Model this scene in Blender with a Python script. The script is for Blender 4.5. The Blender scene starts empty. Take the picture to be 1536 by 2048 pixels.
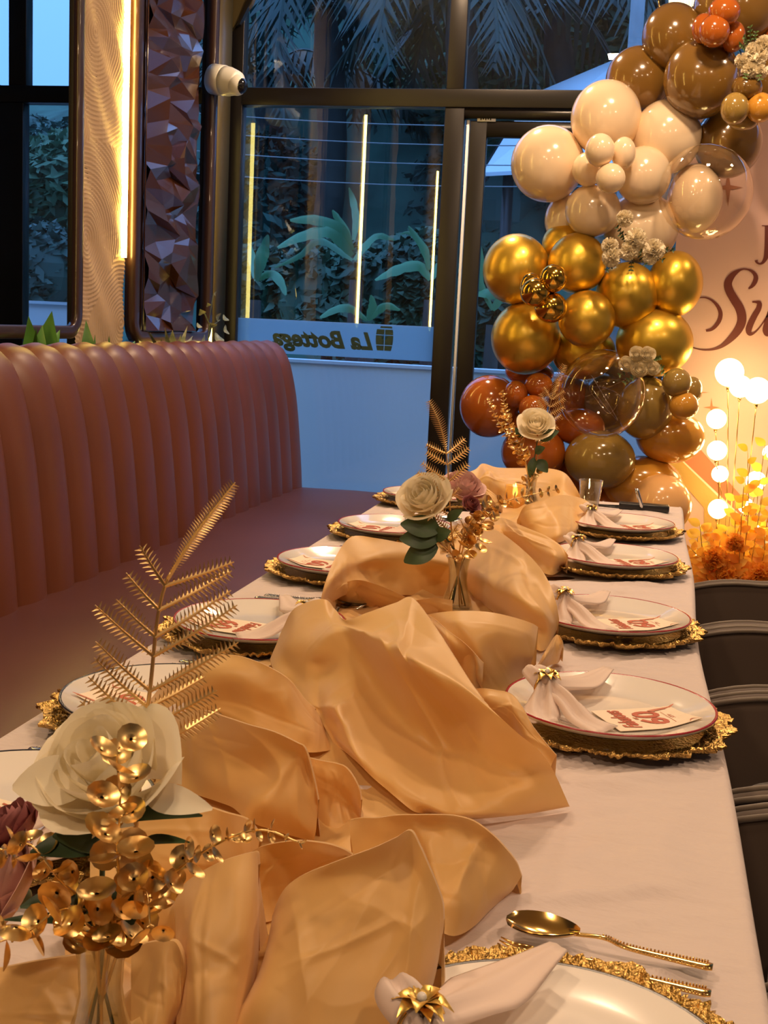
import bpy, math, random
from mathutils import Vector, Matrix, noise
import numpy as np
sc = bpy.context.scene
COL = sc.collection
PI = math.pi
# ------------------------------------------------------------------ camera
FPX, CX, CY, CZ = 2450.0, 768.0, 1024.0, 1.25
ROLL = math.atan(.0476)
def _cam():
    Y = Vector(((1297-CX)/FPX, -(672-CY)/FPX, -1)).normalized()
    h = Vector((math.cos(ROLL), -math.sin(ROLL), 0))
    n = h.cross(Y).normalized()
    if n.y < 0: n = -n
    X = Y.cross(n)
    return Matrix((X, Y, n))
M = _cam()
CAM = Vector((0, 0, CZ))
cd = bpy.data.cameras.new('camera'); cam = bpy.data.objects.new('camera', cd); COL.objects.link(cam)
cam.matrix_world = Matrix.Translation(CAM) @ M.to_4x4()
cd.sensor_fit = 'HORIZONTAL'; cd.sensor_width = 36; cd.lens = 36*FPX/1536
cd.clip_start = .05; cd.clip_end = 300
cd.dof.use_dof = True; cd.dof.focus_distance = 1.75; cd.dof.aperture_fstop = 60.0
sc.camera = cam
def ray(u, v): return M @ Vector(((u-CX)/FPX, -(v-CY)/FPX, -1))
def atz(u, v, z): d = ray(u, v); return CAM + d*((z-CZ)/d.z)
def aty(u, v, y): d = ray(u, v); return CAM + d*(y/d.y)
def atx(u, v, x): d = ray(u, v); return CAM + d*(x/d.x)
# ------------------------------------------------------------------ world, lights, exposure
w = bpy.data.worlds.new('world'); sc.world = w; w.use_nodes = True
nt = w.node_tree; nt.nodes.clear()
wo = nt.nodes.new('ShaderNodeOutputWorld'); bg = nt.nodes.new('ShaderNodeBackground')
tc = nt.nodes.new('ShaderNodeTexCoord'); sx = nt.nodes.new('ShaderNodeSeparateXYZ'); cr = nt.nodes.new('ShaderNodeValToRGB')
nt.links.new(tc.outputs['Generated'], sx.inputs[0]); nt.links.new(sx.outputs['Z'], cr.inputs[0]); nt.links.new(cr.outputs[0], bg.inputs[0]); nt.links.new(bg.outputs[0], wo.inputs[0])
cr.color_ramp.elements[0].position = 0.0; cr.color_ramp.elements[0].color = (.12, .27, .58, 1)
cr.color_ramp.elements[1].position = .6; cr.color_ramp.elements[1].color = (.30, .52, 1.0, 1)
bg.inputs[1].default_value = 2.3
def area(name, loc, size, power, color, rot=(0, 0, 0), sy=None):
    l = bpy.data.lights.new(name, 'AREA'); l.energy = power; l.color = color; l.size = size
    if sy: l.shape = 'RECTANGLE'; l.size_y = sy
    o = bpy.data.objects.new(name, l); COL.objects.link(o); o.location = loc; o.rotation_euler = rot
    return o
WARM = (1.0, .69, .43)
LAMPS = [(-1.1, .5, 15), (.9, .0, 15), (-.32, 2.75, 14), (.15, 3.55, 28), (-.6, -1.8, 26), (1.9, 1.2, 18), (-.95, 5.08, 26), (1.4, 4.3, 12)]
for i, (x, y, p) in enumerate(LAMPS):
    area('ceiling_lamp_light', (x, y, 3.10), .18, p, WARM)
sc.view_settings.view_transform = 'Standard'; sc.view_settings.look = 'None'
sc.view_settings.exposure = 0.28; sc.view_settings.gamma = 1.0; sc.view_settings.use_curve_mapping = False
sc.cycles.max_bounces = 8; sc.cycles.transparent_max_bounces = 16; sc.cycles.transmission_bounces = 8
sc.cycles.sample_clamp_indirect = 6; sc.cycles.caustics_refractive = False; sc.cycles.caustics_reflective = False
# ------------------------------------------------------------------ materials
MAT = {}
def S(*c): return tuple(((x/255)/12.92 if x <= 10 else (((x/255)+.055)/1.055)**2.4) for x in c)
def mat(name, col, rough=.5, metal=0, **k):
    m = bpy.data.materials.new(name); m.use_nodes = True; n = m.node_tree; b = n.nodes['Principled BSDF']
    b.inputs['Base Color'].default_value = (*col, 1); b.inputs['Roughness'].default_value = rough; b.inputs['Metallic'].default_value = metal
    for a, v in k.items():
        a2 = {'coat': 'Coat Weight', 'coatr': 'Coat Roughness', 'sheen': 'Sheen Weight', 'trans': 'Transmission Weight', 'ior': 'IOR', 'sss': 'Subsurface Weight', 'alpha': 'Alpha', 'spec': 'Specular IOR Level'}.get(a)
        if a2: b.inputs[a2].default_value = v
    if 'sssr' in k: b.inputs['Subsurface Radius'].default_value = k['sssr']; b.inputs['Subsurface Scale'].default_value = .02
    if 'em' in k: b.inputs['Emission Color'].default_value = (*k['em'], 1); b.inputs['Emission Strength'].default_value = k.get('es', 1)
    co = n.nodes.new('ShaderNodeTexCoord'); src = co.outputs['Object']
    if 'stretch' in k:
        mp = n.nodes.new('ShaderNodeMapping'); mp.inputs['Scale'].default_value = k['stretch']; n.links.new(src, mp.inputs[0]); src = mp.outputs[0]
    if k.get('var'):
        no = n.nodes.new('ShaderNodeTexNoise'); no.inputs['Scale'].default_value = k.get('vs', 8); no.inputs['Detail'].default_value = 4
        n.links.new(src, no.inputs[0])
        rp = n.nodes.new('ShaderNodeValToRGB'); a = k['var']
        rp.color_ramp.elements[0].position = .3; rp.color_ramp.elements[1].position = .7
        c2 = k.get('col2', tuple(min(1, c*(1+a)) for c in col)); c1 = col if 'col2' in k else tuple(c*(1-a) for c in col)
        rp.color_ramp.elements[0].color = (*c1, 1); rp.color_ramp.elements[1].color = (*c2, 1)
        n.links.new(no.outputs['Fac'], rp.inputs[0]); n.links.new(rp.outputs[0], b.inputs['Base Color'])
    if k.get('bump'):
        no = n.nodes.new('ShaderNodeTexNoise'); no.inputs['Scale'].default_value = k.get('bs', 60); no.inputs['Detail'].default_value = k.get('bd', 3)
        n.links.new(src, no.inputs[0])
        bp = n.nodes.new('ShaderNodeBump'); bp.inputs['Strength'].default_value = k['bump']; bp.inputs['Distance'].default_value = k.get('dist', .002)
        n.links.new(no.outputs['Fac'], bp.inputs['Height']); n.links.new(bp.outputs[0], b.inputs['Normal'])
    m.use_backface_culling = False
    MAT[name] = m; return m
mat('cloth_white', (.64, .535, .51), .75, sheen=.2, bump=.5, bs=4, bd=6, dist=.02, stretch=(2.2, 5, 1))
mat('runner', (.77, .47, .17), .46, sheen=.25, bump=.25, bs=14, bd=4, dist=.004)
mat('leather', (.150, .042, .018), .42, bump=.15, bs=180, dist=.001, var=.12, vs=3)
mat('leather_seat', (.105, .034, .028), .40, bump=.1, bs=180, dist=.001, var=.10, vs=3)
mat('black_metal', (.016, .013, .012), .35, .3, bump=.04, bs=40)
mat('dark_brown', (.045, .018, .010), .32, coat=.4)
mat('facet_wood', (.060, .019, .006), .24, coat=.7, coatr=.1, var=.15, vs=5)
mat('olive_trim', (.10, .075, .028), .45)
mat('plaster', (.50, .34, .19), .75, bump=.3, bs=90, dist=.002)
mat('floor', (.16, .12, .10), .4, var=.2, vs=2)
mat('ceiling', (.55, .50, .45), .9)
mat('wall_paint', (.50, .42, .34), .8, bump=.1, bs=50)
mat('dark_wall', (.05, .04, .035), .7)
mat('porcelain', (.82, .76, .70), .12, coat=.6)
mat('red_rim', (.33, .015, .025), .25); mat('navy_rim', (.03, .03, .045), .25)
mat('gold', (.86, .55, .17), .22, 1); mat('gold_lace', (.62, .39, .12), .33, 1, bump=.8, bs=220, dist=.006, bd=2)
mat('gold_leaf', (.84, .58, .24), .33, 1); mat('gold_fern', (.80, .55, .25), .36, 1)
mat('silver', (.62, .62, .60), .2, 1); mat('gold_polish', (.92, .60, .20), .14, 1); mat('ring_gold', (.90, .60, .16), .30, .9)
mat('napkin', (.86, .70, .62), .6, sheen=.3, bump=.2, bs=30, dist=.003)
mat('card', (.86, .72, .56), .6); mat('card_ink', (.50, .10, .045), .6); mat('card_ink2', (.55, .17, .09), .6)
mat('rose_white', (.95, .87, .68), .6, bump=.1, bs=60)
mat('rose_pink', (.80, .52, .47), .6); mat('rose_mauve', (.38, .13, .13), .6)
mat('leaf_green', (.045, .085, .035), .45, var=.3, vs=25); mat('leaf_light', (.10, .17, .05), .45, var=.3, vs=25)
mat('stem_green', (.10, .12, .05), .5)
mat('velvet', (.085, .056, .040), .85, sheen=.3, bump=.15, bs=120, dist=.001)
mat('piping', (.15, .115, .085), .7, sheen=.4); mat('chair_leg', (.02, .018, .016), .3, .8)
mat('balloon_cream', (.92, .72, .49), .18, coat=.7, coatr=.08)
mat('balloon_mocha', (.21, .108, .022), .17, coat=.8, coatr=.08)
mat('balloon_rust', (.42, .105, .012), .14, coat=.8, coatr=.08)
mat('balloon_mustard', (.66, .31, .04), .16, coat=.8, coatr=.08)
mat('balloon_olive', (.36, .23, .055), .16, coat=.8, coatr=.08)
mat('balloon_peach', (.90, .50, .20), .18, coat=.6, coatr=.1)
mat('balloon_gold', (.86, .56, .07), .34, .85, coat=.35, coatr=.15)
mat('balloon_gold_small', (.76, .47, .08), .13, 1)
mat('backdrop', (.72, .47, .42), .65, bump=.03, bs=20); mat('backdrop_ink', (.15, .030, .022), .5)
mat('print_coral', (.55, .20, .10), .6); mat('print_gold', (.62, .40, .12), .45, .3, bump=.3, bs=80)
mat('print_white', (.85, .75, .6), .6); mat('print_copper', (.36, .12, .06), .5)
mat('leaf_gold_dry', (.80, .36, .05), .5, sss=.1, sssr=(.5, .3, .1)); mat('leaf_yellow_dry', (.88, .56, .10), .5)
mat('ball_glow', (1, .9, .6), .4, em=(1, .74, .30), es=11); mat('brass', (.55, .36, .14), .3, 1)
mat('led', (1, .9, .5), .4, em=(1, .70, .16), es=34); mat('led_low', (1, .8, .3), .4, em=(1, .70, .16), es=7)
mat('flame', (1, .7, .2), .4, em=(1, .62, .08), es=8); mat('amber', (.8, .45, .1), .2, alpha=.6)
mat('cctv_white', (.80, .78, .70), .35); mat('cctv_black', (.01, .01, .012), .08)
mat('black_plastic', (.012, .012, .014), .35); mat('planter', (.06, .05, .04), .6)
mat('plant_green', (.07, .20, .04), .4, var=.3, vs=12); mat('plant_vari', (.10, .14, .07), .45, var=.9, vs=40, col2=(.45, .45, .25))
mat('hill', (.05, .12, .085), .9, var=.5, vs=1.2); mat('foliage', (.055, .15, .085), .6, var=.6, vs=.7); mat('foliage_b', (.07, .15, .075), .6, var=.5, vs=.7)
mat('foliage_c', (.04, .10, .075), .6, var=.5, vs=.7); mat('banana', (.085, .24, .10), .4, var=.3, vs=2); mat('trunk', (.03, .028, .022), .8, var=.3)
mat('palm', (.02, .045, .03), .5, var=.3, vs=2)
mat('parapet', (.86, .86, .86), .8, bump=.1, bs=10); mat('parapet_cap', (.78, .80, .82), .7); mat('roof_panel', (.70, .74, .78), .5)
mat('sign_green', (.012, .040, .038), .4); mat('soil', (.05, .035, .02), .9); mat('white_label', (.75, .75, .72), .5); mat('concrete', (.30, .30, .30), .9, var=.1)
mat('crystal', (.95, .9, .8), .05, em=(1, .75, .4), es=1.5)
def glassmat(name, col=(1, 1, 1), rough=0.0, fac=None, ior=1.45, tcol=(1, 1, 1), powr=4.0):
    m = bpy.data.materials.new(name); m.use_nodes = True; n = m.node_tree; n.nodes.clear()
    o = n.nodes.new('ShaderNodeOutputMaterial'); mx = n.nodes.new('ShaderNodeMixShader'); t = n.nodes.new('ShaderNodeBsdfTransparent'); g = n.nodes.new('ShaderNodeBsdfGlossy'); lw = n.nodes.new('ShaderNodeLayerWeight'); pw = n.nodes.new('ShaderNodeMath'); f = n.nodes.new('ShaderNodeMath')
    g.inputs['Roughness'].default_value = rough; g.inputs['Color'].default_value = (*col, 1); t.inputs['Color'].default_value = (*tcol, 1); lw.inputs[0].default_value = .5; pw.operation = 'POWER'; pw.inputs[1].default_value = powr; n.links.new(lw.outputs['Facing'], pw.inputs[0]); f.operation = 'MULTIPLY_ADD'; F0 = ((ior-1)/(ior+1))**2; f.inputs[1].default_value = .9-F0; f.inputs[2].default_value = F0; n.links.new(pw.outputs[0], f.inputs[0])
    if fac is None: n.links.new(f.outputs[0], mx.inputs[0])
    else: mx.inputs[0].default_value = fac
    n.links.new(t.outputs[0], mx.inputs[1]); n.links.new(g.outputs[0], mx.inputs[2]); n.links.new(mx.outputs[0], o.inputs[0])
    MAT[name] = m
glassmat('window_glass', (.9, .95, 1), 0, None, 1.75, (.74, .86, .94))
glassmat('clear_balloon', (1, .95, .85), .03, None, 1.6, (.97, .94, .90), 2.6)
glassmat('vase_glass', (1, 1, 1), .02, None, 1.7, (.84, .83, .78), 2.2)
def frosted():
    m = bpy.data.materials.new('frosted'); m.use_nodes = True; n = m.node_tree; n.nodes.clear()
    o = n.nodes.new('ShaderNodeOutputMaterial'); mx = n.nodes.new('ShaderNodeMixShader'); t = n.nodes.new('ShaderNodeBsdfTransparent'); g = n.nodes.new('ShaderNodeBsdfTranslucent')
    g.inputs[0].default_value = (.85, .88, .9, 1); mx.inputs[0].default_value = .55; t.inputs[0].default_value = (.8, .9, .95, 1)
    n.links.new(t.outputs[0], mx.inputs[1]); n.links.new(g.outputs[0], mx.inputs[2]); n.links.new(mx.outputs[0], o.inputs[0]); MAT['frosted'] = m
frosted()
def translucent(name, w_, col):
    m = MAT[name]; n = m.node_tree; b = n.nodes['Principled BSDF']; o = n.nodes['Material Output']; mx = n.nodes.new('ShaderNodeMixShader'); t = n.nodes.new('ShaderNodeBsdfTranslucent')
    t.inputs[0].default_value = (*col, 1); mx.inputs[0].default_value = w_; n.links.new(b.outputs[0], mx.inputs[1]); n.links.new(t.outputs[0], mx.inputs[2]); n.links.new(mx.outputs[0], o.inputs[0])
translucent('runner', .16, (.88, .50, .17)); translucent('leaf_gold_dry', .5, (1, .50, .06)); translucent('leaf_yellow_dry', .5, (1, .70, .12)); translucent('napkin', .2, (.9, .75, .65)); translucent('rose_white', .25, (1, .9, .7))
# ------------------------------------------------------------------ mesh helpers
class MB:
    def __init__(s): s.v = []; s.f = []
    def add(s, vs, fs):
        o = len(s.v); s.v += [tuple(p) for p in vs]; s.f += [tuple(i+o for i in f) for f in fs]; return s
    def grid(s, rows, closev=False, closeu=False):
        n = len(rows); m = len(rows[0]); fs = []
        for i in range(n if closeu else n-1):
            for j in range(m if closev else m-1):
                i2 = (i+1) % n; j2 = (j+1) % m
                fs.append((i*m+j, i*m+j2, i2*m+j2, i2*m+j))
        return s.add([p for r in rows for p in r], fs)
    def box(s, a, b, rz=0, c=None):
        a = Vector(a); b = Vector(b); vs = [Vector((x, y, z)) for x in (a.x, b.x) for y in (a.y, b.y) for z in (a.z, b.z)]
        if rz:
            c = Vector(c) if c else (a+b)/2; R = Matrix.Rotation(rz, 3, 'Z'); vs = [R @ (p-c)+c for p in vs]
        return s.add(vs, [(0, 1, 3, 2), (4, 6, 7, 5), (0, 4, 5, 1), (2, 3, 7, 6), (0, 2, 6, 4), (1, 5, 7, 3)])
    def tube(s, path, r, n=8, cap=True, flat=1.0, up=None):
        path = [Vector(p) for p in path]; k = len(path); rows = []
        rr = r if isinstance(r, (list, tuple)) else [r]*k
        N = None
        for i, p in enumerate(path):
            t = (path[min(i+1, k-1)]-path[max(i-1, 0)]).normalized()
            if N is None:
                a = Vector(up) if up else (Vector((0, 0, 1)) if abs(t.z) < .9 else Vector((1, 0, 0)))
                N = (a-t*a.dot(t)).normalized()
            else: N = (N-t*N.dot(t)).normalized()
            B = t.cross(N)
            rows.append([p+(B*math.cos(2*PI*j/n)+N*math.sin(2*PI*j/n)*flat)*rr[i] for j in range(n)])
        o = len(s.v); s.grid(rows, closev=True)
        if cap:
            s.f.append(tuple(o+j for j in range(n))[::-1]); s.f.append(tuple(o+(k-1)*n+j for j in range(n)))
        return s
    def lathe(s, prof, n=24, c=(0, 0, 0)):
        c = Vector(c); s.grid([[c+Vector((r*math.cos(2*PI*j/n), r*math.sin(2*PI*j/n), z)) for j in range(n)] for r, z in prof], closev=True); return s
    def sphere(s, c, r, n=16, m=10, sq=(1, 1, 1)):
        c = Vector(c); s.grid([[c+Vector((r*sq[0]*math.sin(PI*i/m)*math.cos(2*PI*j/n), r*sq[1]*math.sin(PI*i/m)*math.sin(2*PI*j/n), r*sq[2]*math.cos(PI*i/m))) for j in range(n)] for i in range(m+1)], closev=True); return s
def obj(name, mb, m, parent=None, loc=None, smooth=True, label=None, cat=None, group=None, kind=None, bevel=0, solid=0):
    me = bpy.data.meshes.new(name)
    L = Vector(loc) if loc is not None else (parent_world(parent) if parent else Vector((0, 0, 0)))
    me.from_pydata([tuple(Vector(p)-L) for p in mb.v], [], mb.f); me.materials.append(MAT[m] if isinstance(m, str) else m)
    if smooth: me.polygons.foreach_set('use_smooth', [True]*len(me.polygons))
    me.update()
    o = bpy.data.objects.new(name, me); COL.objects.link(o)
    if parent: o.parent = parent
    elif loc is not None: o.location = L
    if bevel:
        b = o.modifiers.new('bevel', 'BEVEL'); b.width = bevel; b.segments = 2
    if solid:
        b = o.modifiers.new('solidify', 'SOLIDIFY'); b.thickness = solid; b.offset = 0
    tag(o, label, cat, group, kind); return o
def parent_world(p):
    L = Vector((0, 0, 0))
    while p: L += p.location; p = p.parent
    return L
def tag(o, label=None, cat=None, group=None, kind=None):
    if label: o['label'] = label
    if cat: o['category'] = cat
    if group: o['group'] = group
    if kind: o['kind'] = kind
    return o
def thing(name, loc, label, cat, group=None):
    o = bpy.data.objects.new(name, None); COL.objects.link(o); o.location = loc; o.empty_display_size = .05
    return tag(o, label, cat, group)
def dup(root, loc=None, rz=None, label=None, group=None, parent=None):
    c = root.copy(); COL.objects.link(c); c.parent = parent
    if loc is not None: c.location = loc
    if rz is not None: c.rotation_euler = (0, 0, rz)
    if label: c['label'] = label
    if group: c['group'] = group
    for ch in list(root.children): dup(ch, parent=c)
    return c
def struct(name, mb, m, **k):
    return obj(name, mb, m, kind='structure', **k)
def cr1(P, n):
    """Catmull-Rom resample of a list of vectors to n points (by chord length)"""
    P = [Vector(p) for p in P]; k = len(P)
    if k == 2: return [P[0].lerp(P[1], i/(n-1)) for i in range(n)]
    d = [0]
    for i in range(1, k): d.append(d[-1]+max(1e-6, (P[i]-P[i-1]).length**.75))
    T = d[-1]; out = []; s = 0
    for i in range(n):
        t = T*i/(n-1)
        while s < k-2 and t > d[s+1]: s += 1
        u = (t-d[s])/(d[s+1]-d[s])
        p0 = P[s-1] if s else P[0]*2-P[1]; p3 = P[s+2] if s+2 < k else P[-1]*2-P[-2]
        p1, p2 = P[s], P[s+1]
        out.append(.5*((2*p1)+(p2-p0)*u+(2*p0-5*p1+4*p2-p3)*u*u+(3*p1-p0-3*p2+p3)*u**3))
    return out
def text_mesh(s, size, shear=0, extrude=.0004, bold=0):
    c = bpy.data.curves.new('t', 'FONT'); c.body = s; c.size = size; c.shear = shear; c.extrude = extrude; c.offset = bold; c.align_x = 'CENTER'; c.align_y = 'CENTER'; c.resolution_u = 3
    o = bpy.data.objects.new('t', c); COL.objects.link(o); dg = bpy.context.evaluated_depsgraph_get(); dg.update()
    me = bpy.data.meshes.new_from_object(o.evaluated_get(dg)); vs = [v.co.copy() for v in me.vertices]; fs = [tuple(p.vertices) for p in me.polygons]
    bpy.data.objects.remove(o); bpy.data.curves.remove(c); bpy.data.meshes.remove(me); return vs, fs
R = random.Random(7)
TZ = .75
# ------------------------------------------------------------------ room shell
YB = 5.75; XL = -2.35
XW = -5.6
m = MB(); m.box((XW, -4.2, -.06), (4.2, YB+.1, 0)); struct('floor', m, 'floor')
m = MB(); m.box((XW, -4.2, 3.2), (4.2, YB+.1, 3.3)); struct('ceiling', m, 'ceiling')
m = MB(); m.box((4.0, -4.2, 0), (4.1, YB+.1, 3.2)); struct('wall_right', m, 'wall_paint')
m = MB(); m.box((XW, -4.2, 0), (4.2, -4.1, 3.2)); struct('wall_front', m, 'wall_paint')
m = MB(); m.box((XW-.1, -4.2, 0), (XW, YB+.1, 3.2)); struct('wall_left', m, 'wall_paint')
m = MB(); m.box((XW, YB-.04, 2.95), (4.1, YB+.04, 3.2)); struct('trim_2', m, 'dark_wall')
m = MB(); m.box((-2.16, -4.0, 0), (-2.04, 5.66, .95)); struct('trim_1', m, 'dark_wall')
# the back window wall carries on to the left, behind the partition screens
root = bpy.data.objects.new('window_1', None); COL.objects.link(root); root['kind'] = 'structure'
def bx(name, a, b, mt='black_metal', par=root, **k):
    m = MB(); m.box(a, b); return obj(name, m, mt, par, **k)
zb0, zb1 = 2.235, 2.315
ua, ub = aty(17, 100, YB-.035).x, aty(52, 100, YB-.035).x; uc, ud = aty(-40, 400, YB-.035).x, aty(45, 400, YB-.035).x
bx('mullion', (ua, YB-.035, zb1), (ub, YB+.035, 2.95), bevel=.003)
bx('mullion', (uc, YB-.035, 0), (ud, YB+.035, zb0), bevel=.003)
bx('mullion', (-4.75, YB-.035, 0), (-4.67, YB+.035, 2.95), bevel=.003)
bx('jamb', (-2.16, YB-.035, 0), (-2.02, YB+.035, 2.95), bevel=.003)
bx('window_rail', (XW, YB-.04, zb0), (-2.02, YB+.04, zb1), bevel=.003)
bx('window_sill', (XW, YB-.035, 0), (-2.02, YB+.035, .06))
for x0_, x1_, z0_, z1_ in ((XW, -4.75, .06, zb0), (-4.67, uc, .06, zb0), (ud, -2.16, .06, zb0), (XW, -4.75, zb1, 2.95), (-4.67, ua, zb1, 2.95), (ub, -2.16, zb1, 2.95)):
    bx('pane', (x0_, YB-.001, z0_), (x1_, YB+.001, z1_), 'window_glass', smooth=False)
# back window wall
root = bpy.data.objects.new('window_2', None); COL.objects.link(root); root['kind'] = 'structure'
def bx(name, a, b, mt='black_metal', par=root, **k):
    m = MB(); m.box(a, b); return obj(name, m, mt, par, **k)
bx('jamb', (-2.02, YB-.035, 0), (-1.955, YB+.035, 2.95), bevel=.003)
bx('mullion', (-.985, YB-.035, zb1), (-.905, YB+.035, 2.95), bevel=.003)
bx('window_rail', (-1.955, YB-.04, zb0), (4.1, YB+.04, zb1), bevel=.003)
bx('jamb', (-.985, YB-.035, 0), (-.895, YB+.035, zb0), bevel=.003)
bx('pane', (-1.955, YB-.001, .06), (-.985, YB+.001, zb0), 'window_glass', smooth=False)
bx('pane', (-1.955, YB-.001, zb1), (-.985, YB+.001, 2.95), 'window_glass', smooth=False)
bx('pane', (-.905, YB-.001, zb1), (1.0, YB+.001, 2.95), 'window_glass', smooth=False)
bx('window_sill', (-2.0, YB-.035, 0), (-.985, YB+.035, .06))
bx('mullion', (1.0, YB-.035, 0), (1.08, YB+.035, 2.95))
bx('pane', (1.08, YB-.001, zb1), (4.0, YB+.001, 2.95), 'window_glass', smooth=False)
bx('pane', (1.08, YB-.001, .06), (4.0, YB+.001, zb0), 'window_glass', smooth=False)
# glass door
root = bpy.data.objects.new('door_1', None); COL.objects.link(root); root['kind'] = 'structure'
bx('gap_light_bar', (-.885, YB-.012, .02), (-.873, YB+.012, 2.185), 'crystal_edge' if False else 'parapet_cap', root)  # pale solid bar standing in for the light through the door gap
bx('stile', (-.868, YB-.02, .01), (-.79, YB+.02, 2.18), par=root, bevel=.003)
bx('stile', (.12, YB-.02, .01), (.2, YB+.02, 2.18), par=root)
bx('door_rail', (-.79, YB-.02, 2.11), (.12, YB+.02, 2.18), par=root)
bx('door_rail', (-.79, YB-.02, .01), (.12, YB+.02, .10), par=root)
bx('header', (-.895, YB-.03, 2.19), (.3, YB+.03, 2.235), par=root)
bx('pane', (-.79, YB-.001, .10), (.12, YB+.001, 2.11), 'window_glass', root, smooth=False)
bx('side_pane', (.2, YB-.001, .06), (1.0, YB+.001, 2.235), 'window_glass', root, smooth=False)
p = aty(973, 238, YB-.024)
m = MB(); m.box((p.x-.042, YB-.024, p.z-.011), (p.x+.042, YB-.0205, p.z+.011)); lb = obj('door_label', m, 'white_label', root, label='small white sticker on the door header')
m = MB()
for k in range(5): m.box((p.x-.028+k*.011, YB-.0248, p.z-.005+.002*(k % 2)), (p.x-.022+k*.011, YB-.0242, p.z+.004+.002*(k % 3)))
obj('print_mark', m, 'black_plastic', lb)
# frosted band with the mirrored sign on the back pane
zt = aty(600, 641, YB).z; zl = aty(600, 709, YB).z
root = thing('window_decal', (-1.5, YB-.012, zl), 'frosted window film band with mirrored dark lettering and a barrel emblem', 'sign')
m = MB(); m.box((-1.953, YB-.009, zl), (-.987, YB-.007, zt)); obj('film', m, 'frosted', root, smooth=False)
vs, fs = text_mesh('La Bottega', .105, .35, .0004, .0042)
pc = aty(645, 680, YB-.012); wd = (aty(747, 680, YB).x-aty(545, 680, YB).x); x0 = min(v.x for v in vs); x1 = max(v.x for v in vs); sc_ = wd/(x1-x0)
m = MB(); m.add([(pc.x-(v.x-(x0+x1)/2)*sc_, pc.y-v.z, pc.z+v.y*1.05) for v in vs], fs); obj('lettering', m, 'sign_green', root, smooth=False)
pb = aty(769, 676, YB-.012)
def barrel(x0, x1, z0, z1):
    m = MB(); H = .062; W = .043; rows = []
    for i in range(9):
        z = z0+(z1-z0)*i/8; k = W*(1-.22*(z/H)**2)
        rows.append([(pb.x+k*x0, pb.y, pb.z+z), (pb.x+k*x1, pb.y, pb.z+z)])
    m.grid(rows); obj('barrel_stave', m, 'sign_green', root, smooth=False)
for a, b in ((-.98, -.04), (.04, .98)):
    for z0, z1 in ((-.060, -.036), (-.033, .012), (.015, .040)):
        barrel(a, b, z0, z1)
barrel(-.6, .95, .046, .055)
m = MB(); m.lathe([(0, 0), (.014, 0)], 20); m.v = [(pb.x+x, pb.y-.002, pb.z+y+.004) for x, y, z in m.v]; obj('barrel_tap', m, 'frosted', root, smooth=False)
# ------------------------------------------------------------------ planter screens (rounded frames), pillars, LED
XF = -2.0
def frame(name, y0, y1, zb, parent, wd=.045, fx=0):
    path = [(XF, y0, 3.15), (XF, y0, zb+.07)]
    for k in range(1, 7): a = PI/2*k/6; path.append((XF, y0+.07-.07*math.cos(a), zb+.07-.07*math.sin(a)))
    for k in range(0, 7): a = PI/2*k/6; path.append((XF, y1-.07+.07*math.sin(a), zb+.07-.07*math.cos(a)))
    path.append((XF, y1, 3.15))
    m = MB(); rows = []
    for i, q in enumerate(path):
        q = Vector(q); t = (Vector(path[min(i+1, len(path)-1)])-Vector(path[max(i-1, 0)])).normalized(); nn = t.cross(Vector((1, 0, 0)))
        rows.append([q+nn*a+Vector((b, 0, 0)) for a, b in ((-wd/2, -.012), (-wd/2, .008+fx), (-wd/2+.006, .012+fx), (wd/2-.006, .012+fx), (wd/2, .008+fx), (wd/2, -.012))])
    m.grid(rows, closev=True); return obj(name, m, 'dark_brown', parent)
zfb = atx(60, 664, XF).z
yA = atx(157, 400, XF).y
scr = thing('planter_screen', (XF, 3.6, 1.05), 'open dark brown round-cornered frame left of the lit plaster pillar', 'screen')
frame('frame', 2.2, yA, zfb, scr)
yB0 = atx(255, 500, XF).y+.03; yB1 = atx(412, 500, XF).y
scr2 = thing('planter_screen', (XF, (yB0+yB1)/2, 1.05), 'dark brown framed screen holding a strip of faceted wooden relief', 'screen')
frame('frame', yB0, yB1, zfb-.02, scr2, .05, .020)
# faceted relief
ya = atx(286, 400, XF).y; yb = atx(388, 400, XF).y; m = MB(); nz = 30; ny = 5; rr = random.Random(3)
P = {}
z0r, z1r = zfb+.01, 2.7
for i in range(nz+1):
    for j in range(ny+1):
        y = ya+(yb-ya)*j/ny; z = z0r+(z1r-z0r)*i/nz
        if 0 < j < ny: y += rr.uniform(-.07, .07)
        else: y += rr.uniform(-.018, .018)
        z += rr.uniform(-.024, .024) if 0 < i < nz else 0
        x = XF+.008+(rr.choice([0, .012, .026, .038, .045]) if 0 < j < ny else rr.choice([0, .0, .018]))
        P[i, j] = len(m.v); m.v.append((x, y, z))
for i in range(nz):
    for j in range(ny):
        a, b, c, d = P[i, j], P[i, j+1], P[i+1, j+1], P[i+1, j]
        if rr.random() < .5: m.f += [(a, b, c), (a, c, d)]
        else: m.f += [(a, b, d), (b, c, d)]
obj('faceted_relief', m, 'facet_wood', scr2, smooth=False)
m = MB(); m.box((XF-.008, ya-.01, zfb), (XF+.004, yb+.0, 2.72)); obj('backing_board', m, 'dark_brown', scr2, smooth=False)
m = MB(); m.tube([(XF+.02, ya-.028, zfb), (XF+.02, ya-.028, 2.7)], .004, 6); obj('edge_bead', m, 'facet_wood', scr2)
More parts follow.
